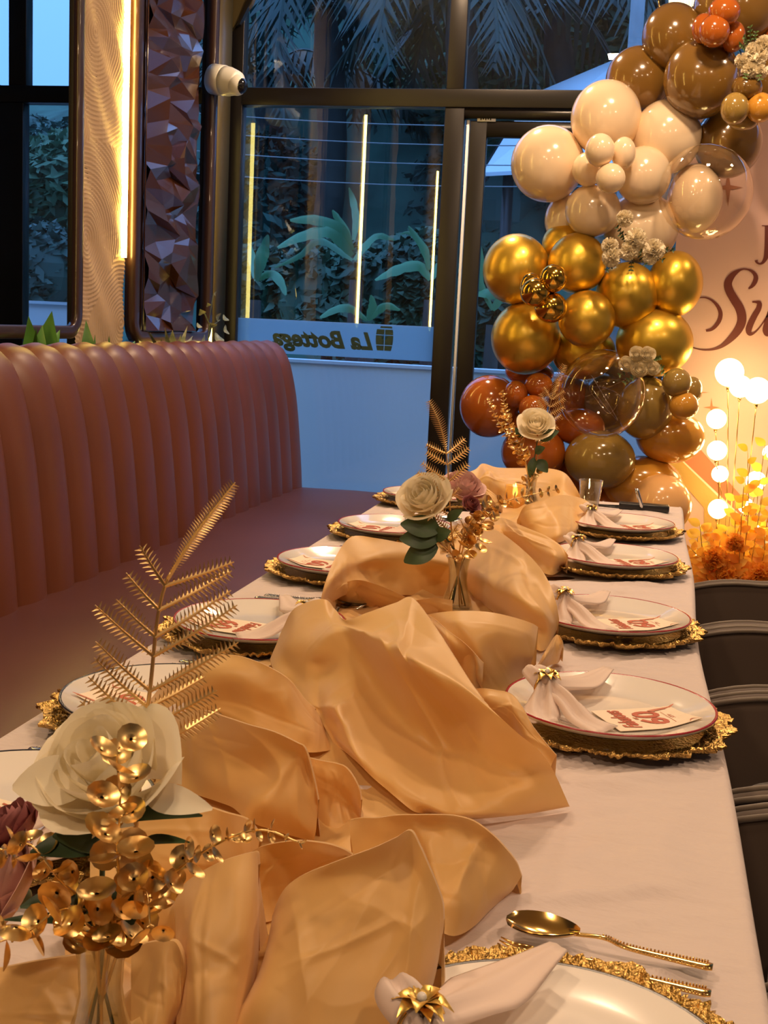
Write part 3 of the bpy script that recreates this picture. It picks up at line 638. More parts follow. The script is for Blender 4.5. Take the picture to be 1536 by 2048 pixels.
fold([[(960,1040,.04),(985,1040,.06),(1006,1036,.07),(1045,1052,.075),(1088,1070,.07),(1118,1088,.06),(1136,1110,.045)],
      [(965,1062,.03),(985,1062,.045),(1010,1062,.05),(1045,1078,.055),(1082,1096,.05),(1110,1112,.045),(1132,1126,.025)],
      [(970,1085,.01),(990,1088,.02),(1012,1090,.02),(1045,1104,.02),(1078,1122,.02),(1104,1138,.015),(1126,1136,.006)],
      [(975,1100,.003),(995,1105,.004),(1015,1108,.004),(1048,1125,.004),(1078,1142,.004),(1102,1150,.004),(1122,1142,.003)]], seed=4)
fold([[(925,1075,.05),(950,1060,.06),(990,1050,.06),(1020,1052,.05),(1045,1072,.035),(1050,1090,.02)],[(925,1095,.03),(950,1085,.04),(990,1078,.04),(1020,1080,.03),(1042,1092,.02),(1050,1100,.01)],[(925,1112,.01),(950,1108,.01),(990,1105,.01),(1020,1104,.008),(1040,1106,.006),(1048,1108,.004)]], seed=5)
# left wing behind the second vase
fold([[(640,1205,.05),(652,1160,.075),(676,1105,.095),(705,1073,.105),(756,1077,.105),(803,1085,.10),(850,1090,.095),(900,1098,.09)],
      [(642,1207,.045),(662,1165,.07),(696,1125,.085),(720,1120,.08),(764,1108,.085),(803,1112,.08),(850,1120,.075),(900,1130,.07)],
      [(648,1208,.035),(672,1172,.055),(705,1150,.06),(738,1142,.055),(770,1140,.055),(808,1145,.05),(850,1155,.04),(900,1165,.03)],
      [(655,1210,.02),(690,1190,.03),(720,1185,.03),(752,1185,.02),(780,1188,.015),(815,1190,.01),(850,1190,.006),(900,1195,.004)]], seed=6, back=.06)
# right disc lobe
fold([[(930,1078,.06),(960,1060,.085),(991,1060,.105),(1030,1086,.115),(1069,1122,.11),(1096,1161,.095),(1112,1205,.07),(1118,1238,.045)],
      [(925,1110,.05),(955,1100,.075),(988,1102,.09),(1025,1122,.10),(1060,1152,.095),(1088,1188,.08),(1106,1222,.06),(1116,1250,.035)],
      [(930,1140,.04),(955,1145,.06),(985,1158,.075),(1025,1182,.085),(1060,1205,.08),(1090,1228,.065),(1105,1245,.045),(1114,1260,.025)],
      [(935,1165,.02),(958,1178,.035),(985,1195,.045),(1022,1220,.05),(1058,1245,.045),(1085,1265,.03),(1100,1275,.02),(1110,1274,.01)],
      [(938,1190,.004),(960,1205,.006),(988,1225,.01),(1022,1250,.01),(1055,1280,.01),(1075,1300,.008),(1090,1300,.005),(1104,1286,.004)]], seed=7, back=.07)
fold([[(660,1180,.03),(688,1166,.05),(717,1160,.06),(756,1170,.06),(795,1186,.055),(826,1200,.05),(866,1196,.045),(905,1200,.03)],
      [(665,1190,.02),(690,1184,.035),(722,1180,.04),(756,1190,.04),(795,1200,.04),(826,1212,.035),(866,1212,.03),(905,1215,.02)],
      [(670,1205,.01),(692,1208,.01),(725,1210,.01),(756,1215,.01),(795,1220,.01),(826,1225,.01),(866,1228,.01),(905,1232,.006)]], seed=8, back=.03)
fold([[(1075,1330,.02),(1092,1300,.04),(1112,1270,.05),(1124,1280,.045),(1127,1296,.03)],[(1070,1340,.015),(1090,1318,.03),(1108,1298,.035),(1120,1300,.03),(1124,1306,.02)],[(1050,1356,.004),(1080,1340,.01),(1102,1330,.01),(1116,1326,.008),(1122,1316,.006)]], seed=9, back=.03)
# lobe in front of the second vase
fold([[(845,1232,.085),(870,1226,.10),(910,1222,.11),(952,1222,.112),(991,1226,.11),(1032,1236,.10),(1062,1246,.09),(1076,1254,.08)],
      [(850,1250,.08),(878,1250,.09),(915,1252,.10),(955,1256,.10),(992,1262,.095),(1028,1270,.085),(1056,1276,.075),(1072,1284,.065)],
      [(860,1290,.06),(890,1295,.07),(925,1300,.07),(960,1306,.07),(992,1310,.06),(1024,1312,.055),(1050,1312,.05),(1066,1314,.045)],
      [(880,1350,.02),(910,1360,.02),(940,1365,.02),(965,1370,.02),(990,1372,.015),(1012,1365,.015),(1035,1350,.015),(1058,1338,.015)],
      [(885,1375,.004),(915,1385,.004),(945,1390,.004),(970,1392,.004),(990,1390,.004),(1010,1386,.004),(1035,1364,.004),(1056,1346,.004)]], seed=10, back=.06)
fold([[(840,1222,.09),(866,1236,.10),(897,1262,.10),(925,1283,.095),(945,1302,.085),(959,1318,.07),(967,1326,.06)],
      [(845,1245,.085),(872,1262,.09),(898,1284,.09),(924,1304,.08),(944,1320,.07),(958,1335,.06),(966,1342,.05)],
      [(870,1290,.06),(890,1305,.06),(908,1322,.06),(928,1340,.05),(944,1352,.045),(956,1360,.04),(965,1366,.035)],
      [(885,1330,.02),(902,1345,.02),(920,1362,.02),(935,1375,.02),(948,1382,.015),(958,1388,.01),(964,1390,.01)]], seed=11, back=.03)
# lobe behind the diagonal ridge
fold([[(940,1378,.08),(965,1377,.09),(990,1380,.09),(1022,1388,.085),(1045,1415,.075),(1064,1450,.06),(1085,1478,.05),(1113,1511,.04)],
      [(942,1400,.07),(968,1400,.08),(992,1405,.08),(1018,1415,.075),(1040,1440,.065),(1058,1470,.05),(1080,1498,.04),(1105,1525,.03)],
      [(945,1430,.05),(968,1435,.055),(990,1440,.055),(1015,1452,.05),(1034,1472,.04),(1052,1495,.035),(1074,1520,.03),(1098,1545,.02)]], seed=12, back=.07)
# the broad main face
fold([[(540,1318,.035),(552,1290,.05),(566,1256,.07),(590,1216,.10),(645,1198,.12),(668,1218,.11),(691,1240,.115),(735,1225,.13),(790,1206,.14),(824,1196,.145),(866,1248,.14),(900,1300,.13),(938,1360,.12),(967,1400,.11)],
      [(545,1335,.035),(560,1310,.05),(578,1285,.07),(605,1255,.09),(650,1240,.105),(672,1246,.108),(700,1254,.112),(745,1262,.12),(790,1268,.128),(820,1280,.13),(858,1305,.13),(896,1338,.125),(935,1374,.118),(975,1408,.108)],
      [(560,1350,.035),(580,1335,.045),(600,1320,.06),(628,1300,.08),(660,1272,.10),(690,1262,.11),(719,1266,.12),(762,1289,.128),(800,1310,.13),(830,1327,.132),(862,1342,.13),(895,1357,.126),(935,1381,.12),(985,1420,.11)],
      [(585,1375,.03),(605,1365,.04),(625,1355,.05),(650,1340,.06),(680,1325,.075),(712,1325,.08),(745,1340,.08),(780,1365,.08),(815,1390,.08),(850,1405,.08),(885,1418,.08),(925,1430,.085),(970,1448,.09),(1035,1466,.10)],
      [(610,1405,.03),(625,1405,.035),(640,1402,.04),(662,1395,.05),(692,1390,.055),(725,1395,.055),(760,1410,.05),(795,1435,.045),(830,1465,.04),(862,1485,.035),(900,1490,.04),(950,1492,.055),(1010,1500,.07),(1075,1498,.085)],
      [(625,1420,.03),(640,1420,.033),(655,1417,.045),(671,1415,.055),(700,1425,.05),(735,1440,.045),(772,1460,.04),(808,1485,.035),(842,1508,.03),(875,1520,.028),(915,1522,.035),(965,1525,.045),(1030,1532,.055),(1100,1530,.06)],
      [(640,1440,.025),(655,1445,.028),(672,1448,.035),(692,1460,.045),(718,1478,.042),(750,1500,.038),(785,1520,.034),(820,1545,.03),(855,1565,.028),(890,1575,.028),(930,1580,.032),(985,1582,.035),(1050,1582,.035),(1118,1565,.035)],
      [(655,1465,.02),(670,1475,.02),(688,1488,.03),(708,1505,.038),(730,1522,.036),(760,1545,.032),(795,1565,.03),(828,1590,.025),(858,1610,.02),(892,1625,.018),(925,1628,.02),(985,1626,.018),(1055,1622,.012),(1136,1606,.010)],
      [(668,1490,.012),(685,1500,.012),(700,1512,.018),(720,1530,.026),(745,1555,.026),(772,1578,.022),(800,1602,.018),(830,1624,.010),(862,1628,.004),(898,1636,.003),(930,1640,.002),(985,1636,.002),(1060,1628,.002),(1140,1614,.002)]], nu=110, nv=100, seed=13, back=.05, wrk=.0022)
# left lobe
fold([[(300,1400,.02),(330,1362,.05),(358,1342,.075),(412,1312,.10),(465,1310,.11),(510,1322,.11),(545,1338,.105),(578,1360,.09),(606,1395,.06),(630,1418,.04)],
      [(300,1415,.02),(335,1385,.045),(370,1370,.07),(415,1350,.09),(465,1350,.095),(508,1365,.09),(545,1385,.08),(580,1402,.07),(610,1425,.05),(640,1435,.03)],
      [(300,1435,.015),(340,1415,.035),(380,1405,.05),(420,1400,.06),(465,1405,.06),(508,1418,.058),(548,1435,.05),(585,1450,.045),(618,1465,.035),(650,1462,.02)],
      [(300,1460,.01),(345,1450,.02),(390,1448,.03),(430,1450,.03),(470,1460,.03),(512,1475,.03),(552,1490,.025),(590,1500,.02),(625,1505,.015),(665,1500,.01)]], nu=60, seed=14, back=.06)
# small fold between
fold([[(596,1510,.05),(619,1516,.065),(645,1522,.07),(672,1527,.07),(690,1534,.068),(705,1552,.06),(718,1578,.05),(722,1600,.04)],
      [(600,1540,.045),(622,1545,.055),(648,1550,.058),(670,1556,.056),(688,1568,.05),(703,1585,.042),(716,1605,.035),(722,1625,.025)],
      [(606,1580,.03),(628,1588,.035),(652,1595,.035),(672,1602,.03),(690,1612,.025),(704,1622,.02),(716,1634,.015),(722,1645,.01)],
      [(612,1640,.006),(632,1650,.006),(652,1660,.006),(672,1668,.005),(690,1675,.004),(704,1676,.004),(714,1672,.004),(720,1665,.003)]], seed=15, back=.05)
# broad dark lobe with the lit triangular end
fold([[(330,1432,.05),(370,1424,.08),(412,1421,.10),(441,1431,.11),(495,1449,.115),(548,1464,.115),(595,1486,.11),(608,1494,.105),(618,1520,.09),(628,1560,.07),(636,1600,.05)],
      [(330,1470,.045),(372,1460,.07),(410,1460,.085),(445,1470,.09),(495,1485,.095),(545,1500,.095),(588,1508,.095),(602,1518,.09),(615,1545,.075),(626,1580,.06),(635,1615,.04)],
      [(330,1510,.035),(375,1505,.05),(410,1510,.06),(448,1520,.065),(490,1532,.068),(530,1545,.07),(560,1552,.075),(580,1562,.07),(600,1585,.06),(620,1612,.045),(634,1638,.03)],
      [(330,1545,.02),(375,1545,.03),(410,1555,.04),(445,1568,.045),(478,1580,.05),(505,1595,.055),(528,1605,.055),(552,1615,.05),(580,1632,.04),(608,1650,.03),(632,1660,.02)],
      [(330,1580,.01),(375,1585,.015),(410,1595,.02),(440,1605,.025),(465,1615,.03),(490,1636,.035),(515,1650,.03),(540,1658,.025),(570,1668,.018),(600,1676,.012),(628,1682,.008)]], nu=70, nv=50, seed=16, back=.06)
# right front lobe
fold([[(700,1640,.05),(722,1636,.06),(755,1636,.07),(791,1631,.078),(835,1630,.082),(875,1630,.085),(910,1632,.085),(948,1643,.08),(985,1670,.07),(1012,1698,.055),(1032,1724,.04),(1043,1752,.025)],
      [(700,1665,.045),(725,1662,.052),(758,1662,.06),(795,1658,.065),(835,1656,.068),(870,1658,.07),(898,1664,.07),(935,1676,.065),(968,1698,.055),(995,1722,.045),(1018,1745,.032),(1036,1764,.02)],
      [(705,1700,.035),(730,1700,.04),(762,1700,.045),(798,1698,.048),(835,1698,.05),(862,1704,.055),(890,1718,.052),(925,1735,.048),(955,1752,.04),(982,1768,.03),(1006,1780,.02),(1024,1782,.012)],
      [(712,1750,.02),(738,1752,.022),(768,1754,.025),(802,1756,.028),(835,1760,.03),(862,1772,.034),(888,1790,.034),(918,1806,.03),(945,1812,.022),(968,1812,.016),(990,1804,.010),(1008,1796,.006)],
      [(720,1800,.01),(745,1806,.01),(775,1812,.01),(808,1820,.012),(838,1832,.014),(862,1850,.014),(886,1866,.012),(908,1872,.008),(932,1864,.004),(956,1846,.003),(978,1824,.002),(998,1806,.002)]], nu=70, nv=50, seed=17, back=.07)
# horizontal roll above the lit column
fold([[(490,1712,.05),(518,1695,.07),(555,1686,.08),(595,1682,.085),(628,1684,.085),(658,1689,.08),(685,1698,.07),(705,1710,.055)],
      [(495,1735,.045),(520,1722,.06),(556,1714,.065),(595,1710,.07),(628,1712,.07),(655,1716,.065),(680,1722,.055),(702,1728,.045)],
      [(505,1775,.03),(525,1765,.04),(556,1758,.045),(590,1752,.045),(618,1750,.04),(645,1748,.035),(672,1746,.03),(698,1744,.025)],
      [(515,1850,.01),(530,1845,.012),(550,1840,.012),(568,1830,.01),(590,1812,.01),(620,1790,.01),(655,1775,.008),(690,1765,.006)]], seed=18, back=.05)
# front left: lit column
fold([[(350,1790,.05),(375,1762,.07),(405,1742,.085),(440,1724,.095),(475,1712,.10),(500,1706,.10),(513,1706,.095),(516,1730,.085)],
      [(350,1830,.05),(372,1810,.07),(402,1795,.08),(438,1785,.085),(472,1780,.088),(498,1782,.085),(513,1790,.078),(518,1810,.065)],
      [(352,1890,.04),(372,1880,.06),(402,1872,.068),(436,1868,.07),(468,1866,.07),(494,1868,.066),(510,1876,.055),(518,1892,.042)],
      [(358,1960,.03),(378,1955,.045),(405,1952,.05),(436,1950,.05),(464,1950,.048),(486,1952,.042),(502,1956,.034),(512,1962,.024)],
      [(352,2050,.015),(375,2060,.02),(402,2065,.024),(430,2068,.024),(455,2066,.02),(474,2056,.016),(488,2046,.012),(498,2036,.008)],
      [(350,2110,.005),(375,2120,.006),(402,2125,.008),(428,2125,.008),(450,2120,.006),(470,2105,.005),(482,2090,.004),(492,2075,.003)]], nu=50, nv=46, seed=19, back=.05)
# big front lobe
fold([[(545,1830,.055),(558,1795,.07),(578,1768,.085),(612,1747,.10),(655,1730,.115),(700,1713,.125),(749,1695,.135),(790,1676,.142),(820,1661,.145),(840,1694,.135),(856,1730,.125),(872,1768,.112),(884,1802,.098),(887,1835,.085),(885,1868,.07)],
      [(540,1860,.05),(552,1830,.065),(572,1802,.078),(606,1782,.09),(650,1768,.10),(694,1756,.108),(738,1745,.114),(775,1735,.118),(802,1728,.12),(824,1748,.115),(842,1778,.108),(858,1810,.098),(872,1840,.086),(880,1866,.074),(881,1892,.06)],
      [(532,1900,.045),(542,1880,.056),(562,1862,.066),(596,1848,.076),(638,1838,.083),(682,1830,.088),(724,1824,.092),(760,1822,.093),(788,1824,.093),(810,1838,.09),(830,1858,.085),(846,1880,.078),(860,1900,.068),(870,1916,.058),(876,1926,.048)],
      [(515,1950,.035),(528,1942,.045),(550,1934,.052),(584,1926,.058),(625,1920,.062),(668,1916,.064),(708,1914,.066),(745,1916,.066),(772,1920,.066),(795,1930,.064),(816,1944,.06),(834,1958,.054),(848,1968,.046),(858,1972,.038),(866,1970,.03)],
      [(485,2010,.025),(505,2008,.032),(532,2004,.037),(566,2000,.04),(608,1998,.042),(650,1998,.043),(690,1998,.044),(726,2002,.044),(752,2006,.043),(776,2014,.041),(798,2024,.037),(815,2032,.032),(828,2034,.026),(840,2030,.02),(850,2022,.014)],
      [(440,2090,.008),(470,2100,.01),(510,2108,.012),(552,2112,.012),(595,2114,.012),(640,2116,.012),(684,2118,.012),(720,2118,.012),(748,2116,.012),(770,2110,.010),(788,2100,.008),(800,2088,.006),(812,2074,.005),(822,2060,.004),(835,2042,.003)]], nu=100, nv=80, seed=20, back=.06, wrk=.0022)
# bottom left loop and the flat left end
fold([[(264,1900,.05),(295,1886,.06),(329,1882,.065),(350,1884,.065),(362,1905,.06),(370,1935,.05),(374,1962,.04)],
      [(262,1935,.045),(295,1925,.05),(325,1922,.055),(345,1928,.052),(358,1945,.046),(366,1968,.038),(370,1985,.03)],
      [(262,1985,.03),(290,1985,.035),(318,1988,.038),(335,1996,.036),(348,2008,.03),(358,2016,.024),(364,2018,.018)],
      [(262,2080,.008),(285,2095,.01),(305,2100,.01),(322,2092,.01),(336,2075,.008),(346,2055,.006),(355,2040,.004)]], seed=21, back=.05)
fold([[(-60,1950,.02),(0,1937,.03),(60,1925,.04),(120,1915,.045),(180,1910,.045),(240,1925,.03),(285,1955,.02)],[(-60,1985,.02),(0,1975,.026),(60,1968,.03),(120,1962,.032),(180,1962,.03),(240,1975,.022),(285,2000,.015)],[(-60,2120,.006),(0,2120,.008),(60,2120,.008),(120,2120,.01),(180,2120,.01),(240,2120,.008),(290,2110,.005)]], seed=22, back=.05)
fold([[(180,1660,.03),(250,1610,.06),(330,1600,.08),(400,1610,.085),(450,1625,.08),(495,1640,.06),(520,1672,.04)],[(180,1700,.025),(250,1655,.05),(330,1650,.065),(400,1660,.068),(450,1672,.06),(492,1685,.045),(516,1700,.03)],[(180,1760,.02),(250,1720,.035),(330,1715,.045),(398,1722,.045),(445,1728,.04),(480,1732,.03),(508,1738,.02)],[(180,1840,.006),(250,1810,.01),(330,1800,.01),(395,1800,.01),(440,1795,.01),(475,1790,.01),(505,1780,.008)]], nu=50, seed=23, back=.05)
fold([[(130,1800,.03),(200,1770,.05),(270,1750,.06),(320,1752,.06),(352,1780,.05),(362,1830,.04)],[(130,1850,.02),(200,1825,.035),(270,1815,.04),(318,1820,.04),(345,1840,.035),(356,1870,.025)],[(130,1920,.005),(200,1900,.01),(270,1895,.01),(315,1895,.01),(340,1900,.01),(352,1910,.008)]], seed=24, back=.05)
runner = obj('table_runner', rm, 'runner', loc=(-.3, 1.8, TZ), label='crumpled tan satin runner heaped in folds down the middle of the table', cat='table runner')
# ------------------------------------------------------------------ place settings
def sweep(m, path, wd, th, pleat=0, n=13, ns=18, up=(0, 0, 1), ph=0):
    P = cr1(path, ns); W = [p.x for p in cr1([(w_, 0, 0) for w_ in wd], ns)]; T = [p.x for p in cr1([(w_, 0, 0) for w_ in th], ns)]
    rows = []
    for i, p in enumerate(P):
        t = (P[min(i+1, ns-1)]-P[max(0, i-1)]).normalized(); sd = t.cross(Vector(up)).normalized(); u2 = sd.cross(t)
        top = []; bot = []
        for j in range(n):
            s = -1+2*j/(n-1); e = math.sqrt(max(0, 1-s*s*.98)); z = T[i]*e*(1+pleat*math.sin(s*6+ph+i*.12))
            top.append(p+sd*s*W[i]+u2*z)
            if 0 < j < n-1: bot.append(p+sd*s*W[i]-u2*T[i]*.35*e)
        rows.append(top+bot[::-1])
    o = len(m.v); k = len(rows[0]); m.grid(rows, closev=True); m.f.append(tuple(range(o, o+k))[::-1]); m.f.append(tuple(range(o+(ns-1)*k, o+ns*k)))
def charger_mesh(seed, lift=1.0, rs=1.0):
    rr = random.Random(seed); m = MB(); n = 260; rows = []
    prof = [(.02, .004), (.09, .004), (.118, .005)]
    amp = [rr.uniform(.5, 1) for _ in range(60)]
    for r, z in prof: rows.append([(r*math.cos(2*PI*j/n), r*math.sin(2*PI*j/n), z) for j in range(n)])
    for k in range(1, 9):
        s = k/8; r_ = []
        for j in range(n):
            a = 2*PI*j/n; sc2 = .5+.5*math.cos(a*14+seed); q = noise.noise(Vector((math.cos(a)*9, math.sin(a)*9, seed)))
            q3 = noise.noise(Vector((math.cos(a)*30, math.sin(a)*30, seed+5))); r = .118+s*rs*(.030+.008*sc2+.012*q+.010*q3*s+.004*amp[j % 60]*s); z = .006+s*.010*lift+.0050*noise.noise(Vector((math.cos(a)*r*330, math.sin(a)*r*330, seed)))*(1 if k < 8 else .4)+.0015*math.sin(a*70)*s
            r_.append((r*math.cos(a), r*math.sin(a), z))
        rows.append(r_)
    m.grid(rows, closev=True)
    last = rows[-1]; m.grid([last, [(x*.995, y*.995, z-.003) for x, y, z in last], [(x*.80, y*.80, .001) for x, y, z in last]], closev=True)
    m.f.append(tuple(range(n))); return m
def plate_mesh():
    m = MB(); prof = [(0, .008), (.07, .008), (.088, .0095), (.1, .014), (.118, .0195), (.1315, .0235)]
    m.lathe(prof, 72); pr2 = [(.1345, .0225), (.1335, .019), (.115, .011), (.085, .003), (.07, .001), (0, .001)]; m.lathe(pr2, 72); return m
def rim_mesh():
    m = MB(); m.lathe([(.1313, .02345), (.1328, .0243), (.1345, .0240), (.1348, .0226)], 72); return m
fab = text_mesh('Fabulous', .030, .35, .0001, .0007); t60 = text_mesh('60', .050, 0, .0001, .0014); tat = text_mesh('at', .009, .3, .0001, .0003); tsx = text_mesh('SIXTY', .0075, 0, .0001, .0001)
def setting(px, py, sx_, seed, lbl, rim='red_rim', card_=True, nap=True, z=TZ, near=False):
    zc = z+.002
    t = thing('charger_plate', (px, py, zc), 'gold filigree charger with a coral-like openwork edge, '+lbl, 'charger', None)
    cm = charger_mesh(seed, *((2.0, .72) if near else (1.0, 1.0))); obj('charger_disc', MB().add([(x+px, y+py, zz+zc) for x, y, zz in cm.v], cm.f), 'gold_lace', t)
    zp_ = zc+.0085
    p = thing('dinner_plate', (px, py, zp_), ('white porcelain plate with a thin %s rim, ' % ('red' if rim == 'red_rim' else 'dark'))+lbl, 'plate')
    pz = .55 if near else 1; pm = plate_mesh(); obj('dish', MB().add([(x+px, y+py, zz*pz+zp_) for x, y, zz in pm.v], pm.f), 'porcelain', p)
    pm = rim_mesh(); obj('rim', MB().add([(x+px, y+py, zz*pz+zp_) for x, y, zz in pm.v], pm.f), rim, p, label='dark red painted rim' if rim == 'red_rim' else 'dark blue-black painted rim')
    def L(x, y, h): return Vector((px+sx_*x, py+y, zp_+h))
    rr = random.Random(seed)
    if card_:
        cx, cy = .045, -.014+rr.uniform(-.006, .006); th = math.radians((24 if sx_ > 0 else -9)+rr.uniform(-6, 6))
        cdt = thing('menu_card', (px+sx_*cx, py+cy, zp_+.017), 'cream card printed sixty, on the plate '+lbl.replace(' on the ', ', '), 'card')
        UP = Vector((-sx_*math.cos(th), -sx_*math.sin(th), 0)); RD = Vector((UP.y, -UP.x, 0)); CC = Vector((px+sx_*cx, py+cy, zp_+.0110))
        def C(a, b, h=0):
            p_ = CC+UP*b+RD*a; rad = math.hypot(p_.x-px, p_.y-py); p_.z += h+.012*max(0, (rad-.085)/.035); return p_
        rows = [[C(a, b) for a in (-.040, -.02, 0, .02, .040)] for b in (-.058, -.045, -.03, -.015, 0, .015, .03, .045, .056)]
        m = MB(); m.grid(rows); m.grid([[q-Vector((0, 0, .0006)) for q in r] for r in rows]); obj('card_sheet', m, 'card', cdt, smooth=False)
        for (vs, fs), b0, mt, nm in ((fab, .031, 'card_ink', 'script_word'), (tat, .013, 'card_ink2', 'small_word'), (t60, -.010, 'card_ink', 'number'), (tsx, -.040, 'card_ink2', 'small_word')):
            xs = [v.x for v in vs]; kx = min(1, .068/(max(xs)-min(xs))); m = MB(); m.add([C(v.x*kx, b0+v.y, .0007+v.z) for v in vs], fs); obj(nm, m, mt, cdt, smooth=False)
        m = MB(); m.grid([[C(a, -.0335+e, .0008) for a in (-.02, .02)] for e in (0, .0008)])
        m.grid([[C(.020+.019*i/12+.0*e, -.020-.036*i/12+.006*math.sin(i/12*PI*1.6)+e*(.002+.007*math.sin(PI*i/12)), .0008) for e in (-1, 1)] for i in range(13)])
        m.grid([[C(-.040+.012*math.sin(PI*i/8)*e, -.057+.016*i/8, .0008) for e in (.75, 1)] for i in range(9)]); obj('printed_flourish', m, 'card_ink2', cdt, smooth=False)
    if nap:
        nt_ = thing('napkin', L(-.06, -.01, .02), 'pale pink cloth napkin gathered through a ring, '+lbl, 'napkin')
        j = lambda a: rr.uniform(-a, a)
        m = MB()
        K = L(-.078+j(.004), -.026+j(.006), .040)
        sweep(m, [K+Vector((0, 0, -.004)), L(-.052, -.052, .030), L(-.026+j(.005), -.076, .018), L(.004+j(.008), -.098+j(.005), .014)], [.011, .016, .023, .027], [.012, .012, .009, .003], .55, ph=seed)
        sweep(m, [K, L(-.082, -.052, .028), L(-.081, -.078+j(.006), .018), L(-.074, -.098+j(.006), .017)], [.011, .019, .024, .018], [.012, .012, .009, .003], .5, ph=seed+2)
        sweep(m, [K, L(-.056, .030, .030), L(-.032, .075, .026), L(-.006+j(.008), .122+j(.006), .034)], [.011, .023, .028, .009], [.012, .009, .005, .0015], .3, ph=seed+4)
        sweep(m, [K+Vector((0, 0, -.008)), K+Vector((-sx_*.014, .010, .010)), K+Vector((-sx_*.022, .024, .014))], [.012, .019, .013], [.011, .014, .006], .5, ph=seed+1)
        m.sphere(K-Vector((0, 0, .004)), .016, 14, 10, (1, 1, .85)); obj('folded_cloth', m, 'napkin', nt_)
        rg = thing('napkin_ring', K, 'gold leaf-sprig napkin ring with a tiny pearl, '+lbl, 'napkin ring')
        m = MB(); n_ = 20; ax1 = Vector((0, 0, 1)); ax2 = Vector((sx_*.7, .7, 0)).normalized()
        m.tube([K+(ax1*math.cos(2*PI*q/n_)*.0175+ax2*math.sin(2*PI*q/n_)*.0185) for q in range(n_+1)], .0016, 6, cap=False); obj('band', m, 'gold', rg)
        for q in range(11):
            a = 2*PI*q/11+rr.uniform(-.2, .2); d = Vector((math.cos(a), math.sin(a), 0)); b = K+Vector((0, 0, .0165)); m = MB(); blade(m, b, b+d*rr.uniform(.014, .022)+Vector((0, 0, rr.uniform(-.006, .004))), .0060, .5, 6, nrm=d.cross(Vector((0, 0, 1)))); obj('leaf', m, 'ring_gold', rg)
        m = MB(); m.sphere(K+Vector((0, 0, .021)), .0035, 10, 8); obj('pearl', m, 'porcelain', rg, label='small pearl centre')
def cutlery(kind, a, b, z, matn, lbl, up=Vector((0, 0, 1))):
    a = Vector((a[0], a[1], z)); b = Vector((b[0], b[1], z)); d = (b-a); Lh = d.length; d.normalize(); s = up.cross(d).normalized()
    t = thing(kind, (a+b)/2, lbl, {'dinner_fork': 'fork', 'table_spoon': 'spoon', 'table_knife': 'knife'}[kind])
    def pt(x, y, h): return a+d*x+s*y+up*h
    bowl = .062 if kind == 'table_spoon' else .055
    m = MB(); hs = [pt(bowl-.004, 0, .008), pt(bowl+.02, 0, .010), pt(Lh*.6, 0, .006), pt(Lh*.85, 0, .005), pt(Lh, 0, .005)]
    P = cr1(hs, 24); wd = [.0028+.0045*max(0, (i/23-.3))/.7*(1 if i < 23 else .5) for i in range(24)]
    rows = []
    for i, p in enumerate(P): rows.append([p+s*wd[i]*x+up*h for x, h in ((-1, 0), (-.75, .0016), (0, .0022), (.75, .0016), (1, 0), (0, -.001))])
    m.grid(rows, closev=True); m.f.append(tuple(range(6))); m.f.append(tuple(range(23*6, 24*6)))
    for i in range(34):
        q = i/33; p = P[min(23, int(5+q*17))].lerp(P[min(23, int(5+q*17)+1)], (5+q*17) % 1) if int(5+q*17) < 23 else P[23]
        for sg in (-1, 1): m.sphere(p+s*sg*(.0026+.0035*q)+up*.0018, .0009, 6, 4)
    obj('handle', m, matn, t)
    m = MB()
    if kind == 'table_spoon':
        for lay in (0, .0009):
            rows = []
            for i in range(15):
                x = bowl*i/14; hw = .0205*math.sin(PI*min(.999, (i/14)**.8*.94+.03))**.62 if 0 < i < 14 else (.002 if i == 0 else .0035)
                rows.append([pt(x, hw*y, .0105-.0095*(1-y*y)*math.sin(PI*(i+.4)/15)**.7+.0015*(i/14)+lay) for y in (-1, -.8, -.5, -.2, 0, .2, .5, .8, 1)])
            m.grid(rows)
        obj('bowl', m, matn, t)
    elif kind == 'dinner_fork':
        rows = [[pt(x, w_*y, h+.0008*(1-abs(y))) for y in (-1, -.3, .3, 1)] for x, w_, h in ((bowl, .003, .008), (bowl-.010, .008, .006), (bowl-.022, .011, .005), (bowl-.030, .011, .006))]
        m.grid(rows)
        for y in (-.0092, -.0031, .0031, .0092): m.tube([pt(bowl-.029, y, .006), pt(bowl-.045, y, .006), pt(0, y*.9, .010)], [.0017, .0015, .0006], 6)
        obj('tines', m, matn, t)
    else:
        rows = [[pt(x, w_*y-.002, .004+.0006*(1-abs(y))) for y in (-1, 0, 1)] for x, w_ in ((0, .001), (.01, .006), (.03, .009), (bowl+.02, .009), (bowl+.03, .004))]
        m.grid(rows); obj('blade', m, matn, t)
SR = [(-.030, .753, 'nearest on the right side'), (-.012, 1.552, 'second from the front on the right side'), (-.027, 2.070, 'third from the front on the right side'), (-.034, 2.645, 'fourth from the front on the right side'), (-.031, 3.135, 'farthest on the right side')]
SL = [(-.560, 1.025, 'nearest on the banquette side'), (-.545, 1.385, 'second from the front on the banquette side'), (-.562, 1.800, 'third from the front on the banquette side'), (-.556, 2.330, 'fourth from the front on the banquette side'), (-.553, 2.812, 'fifth from the front on the banquette side'), (-.570, 3.395, 'farthest on the banquette side')]
for i, (x, y, l) in enumerate(SR):
    setting(x, y, 1, 3+i*5, l, 'navy_rim' if i in (0,) else 'red_rim', card_=(i > 0), near=(i == 0))
for i, (x, y, l) in enumerate(SL):
    setting(x, y, -1, 41+i*5, l, 'navy_rim' if i in (0, 1) else 'red_rim')
c0 = TZ+.0
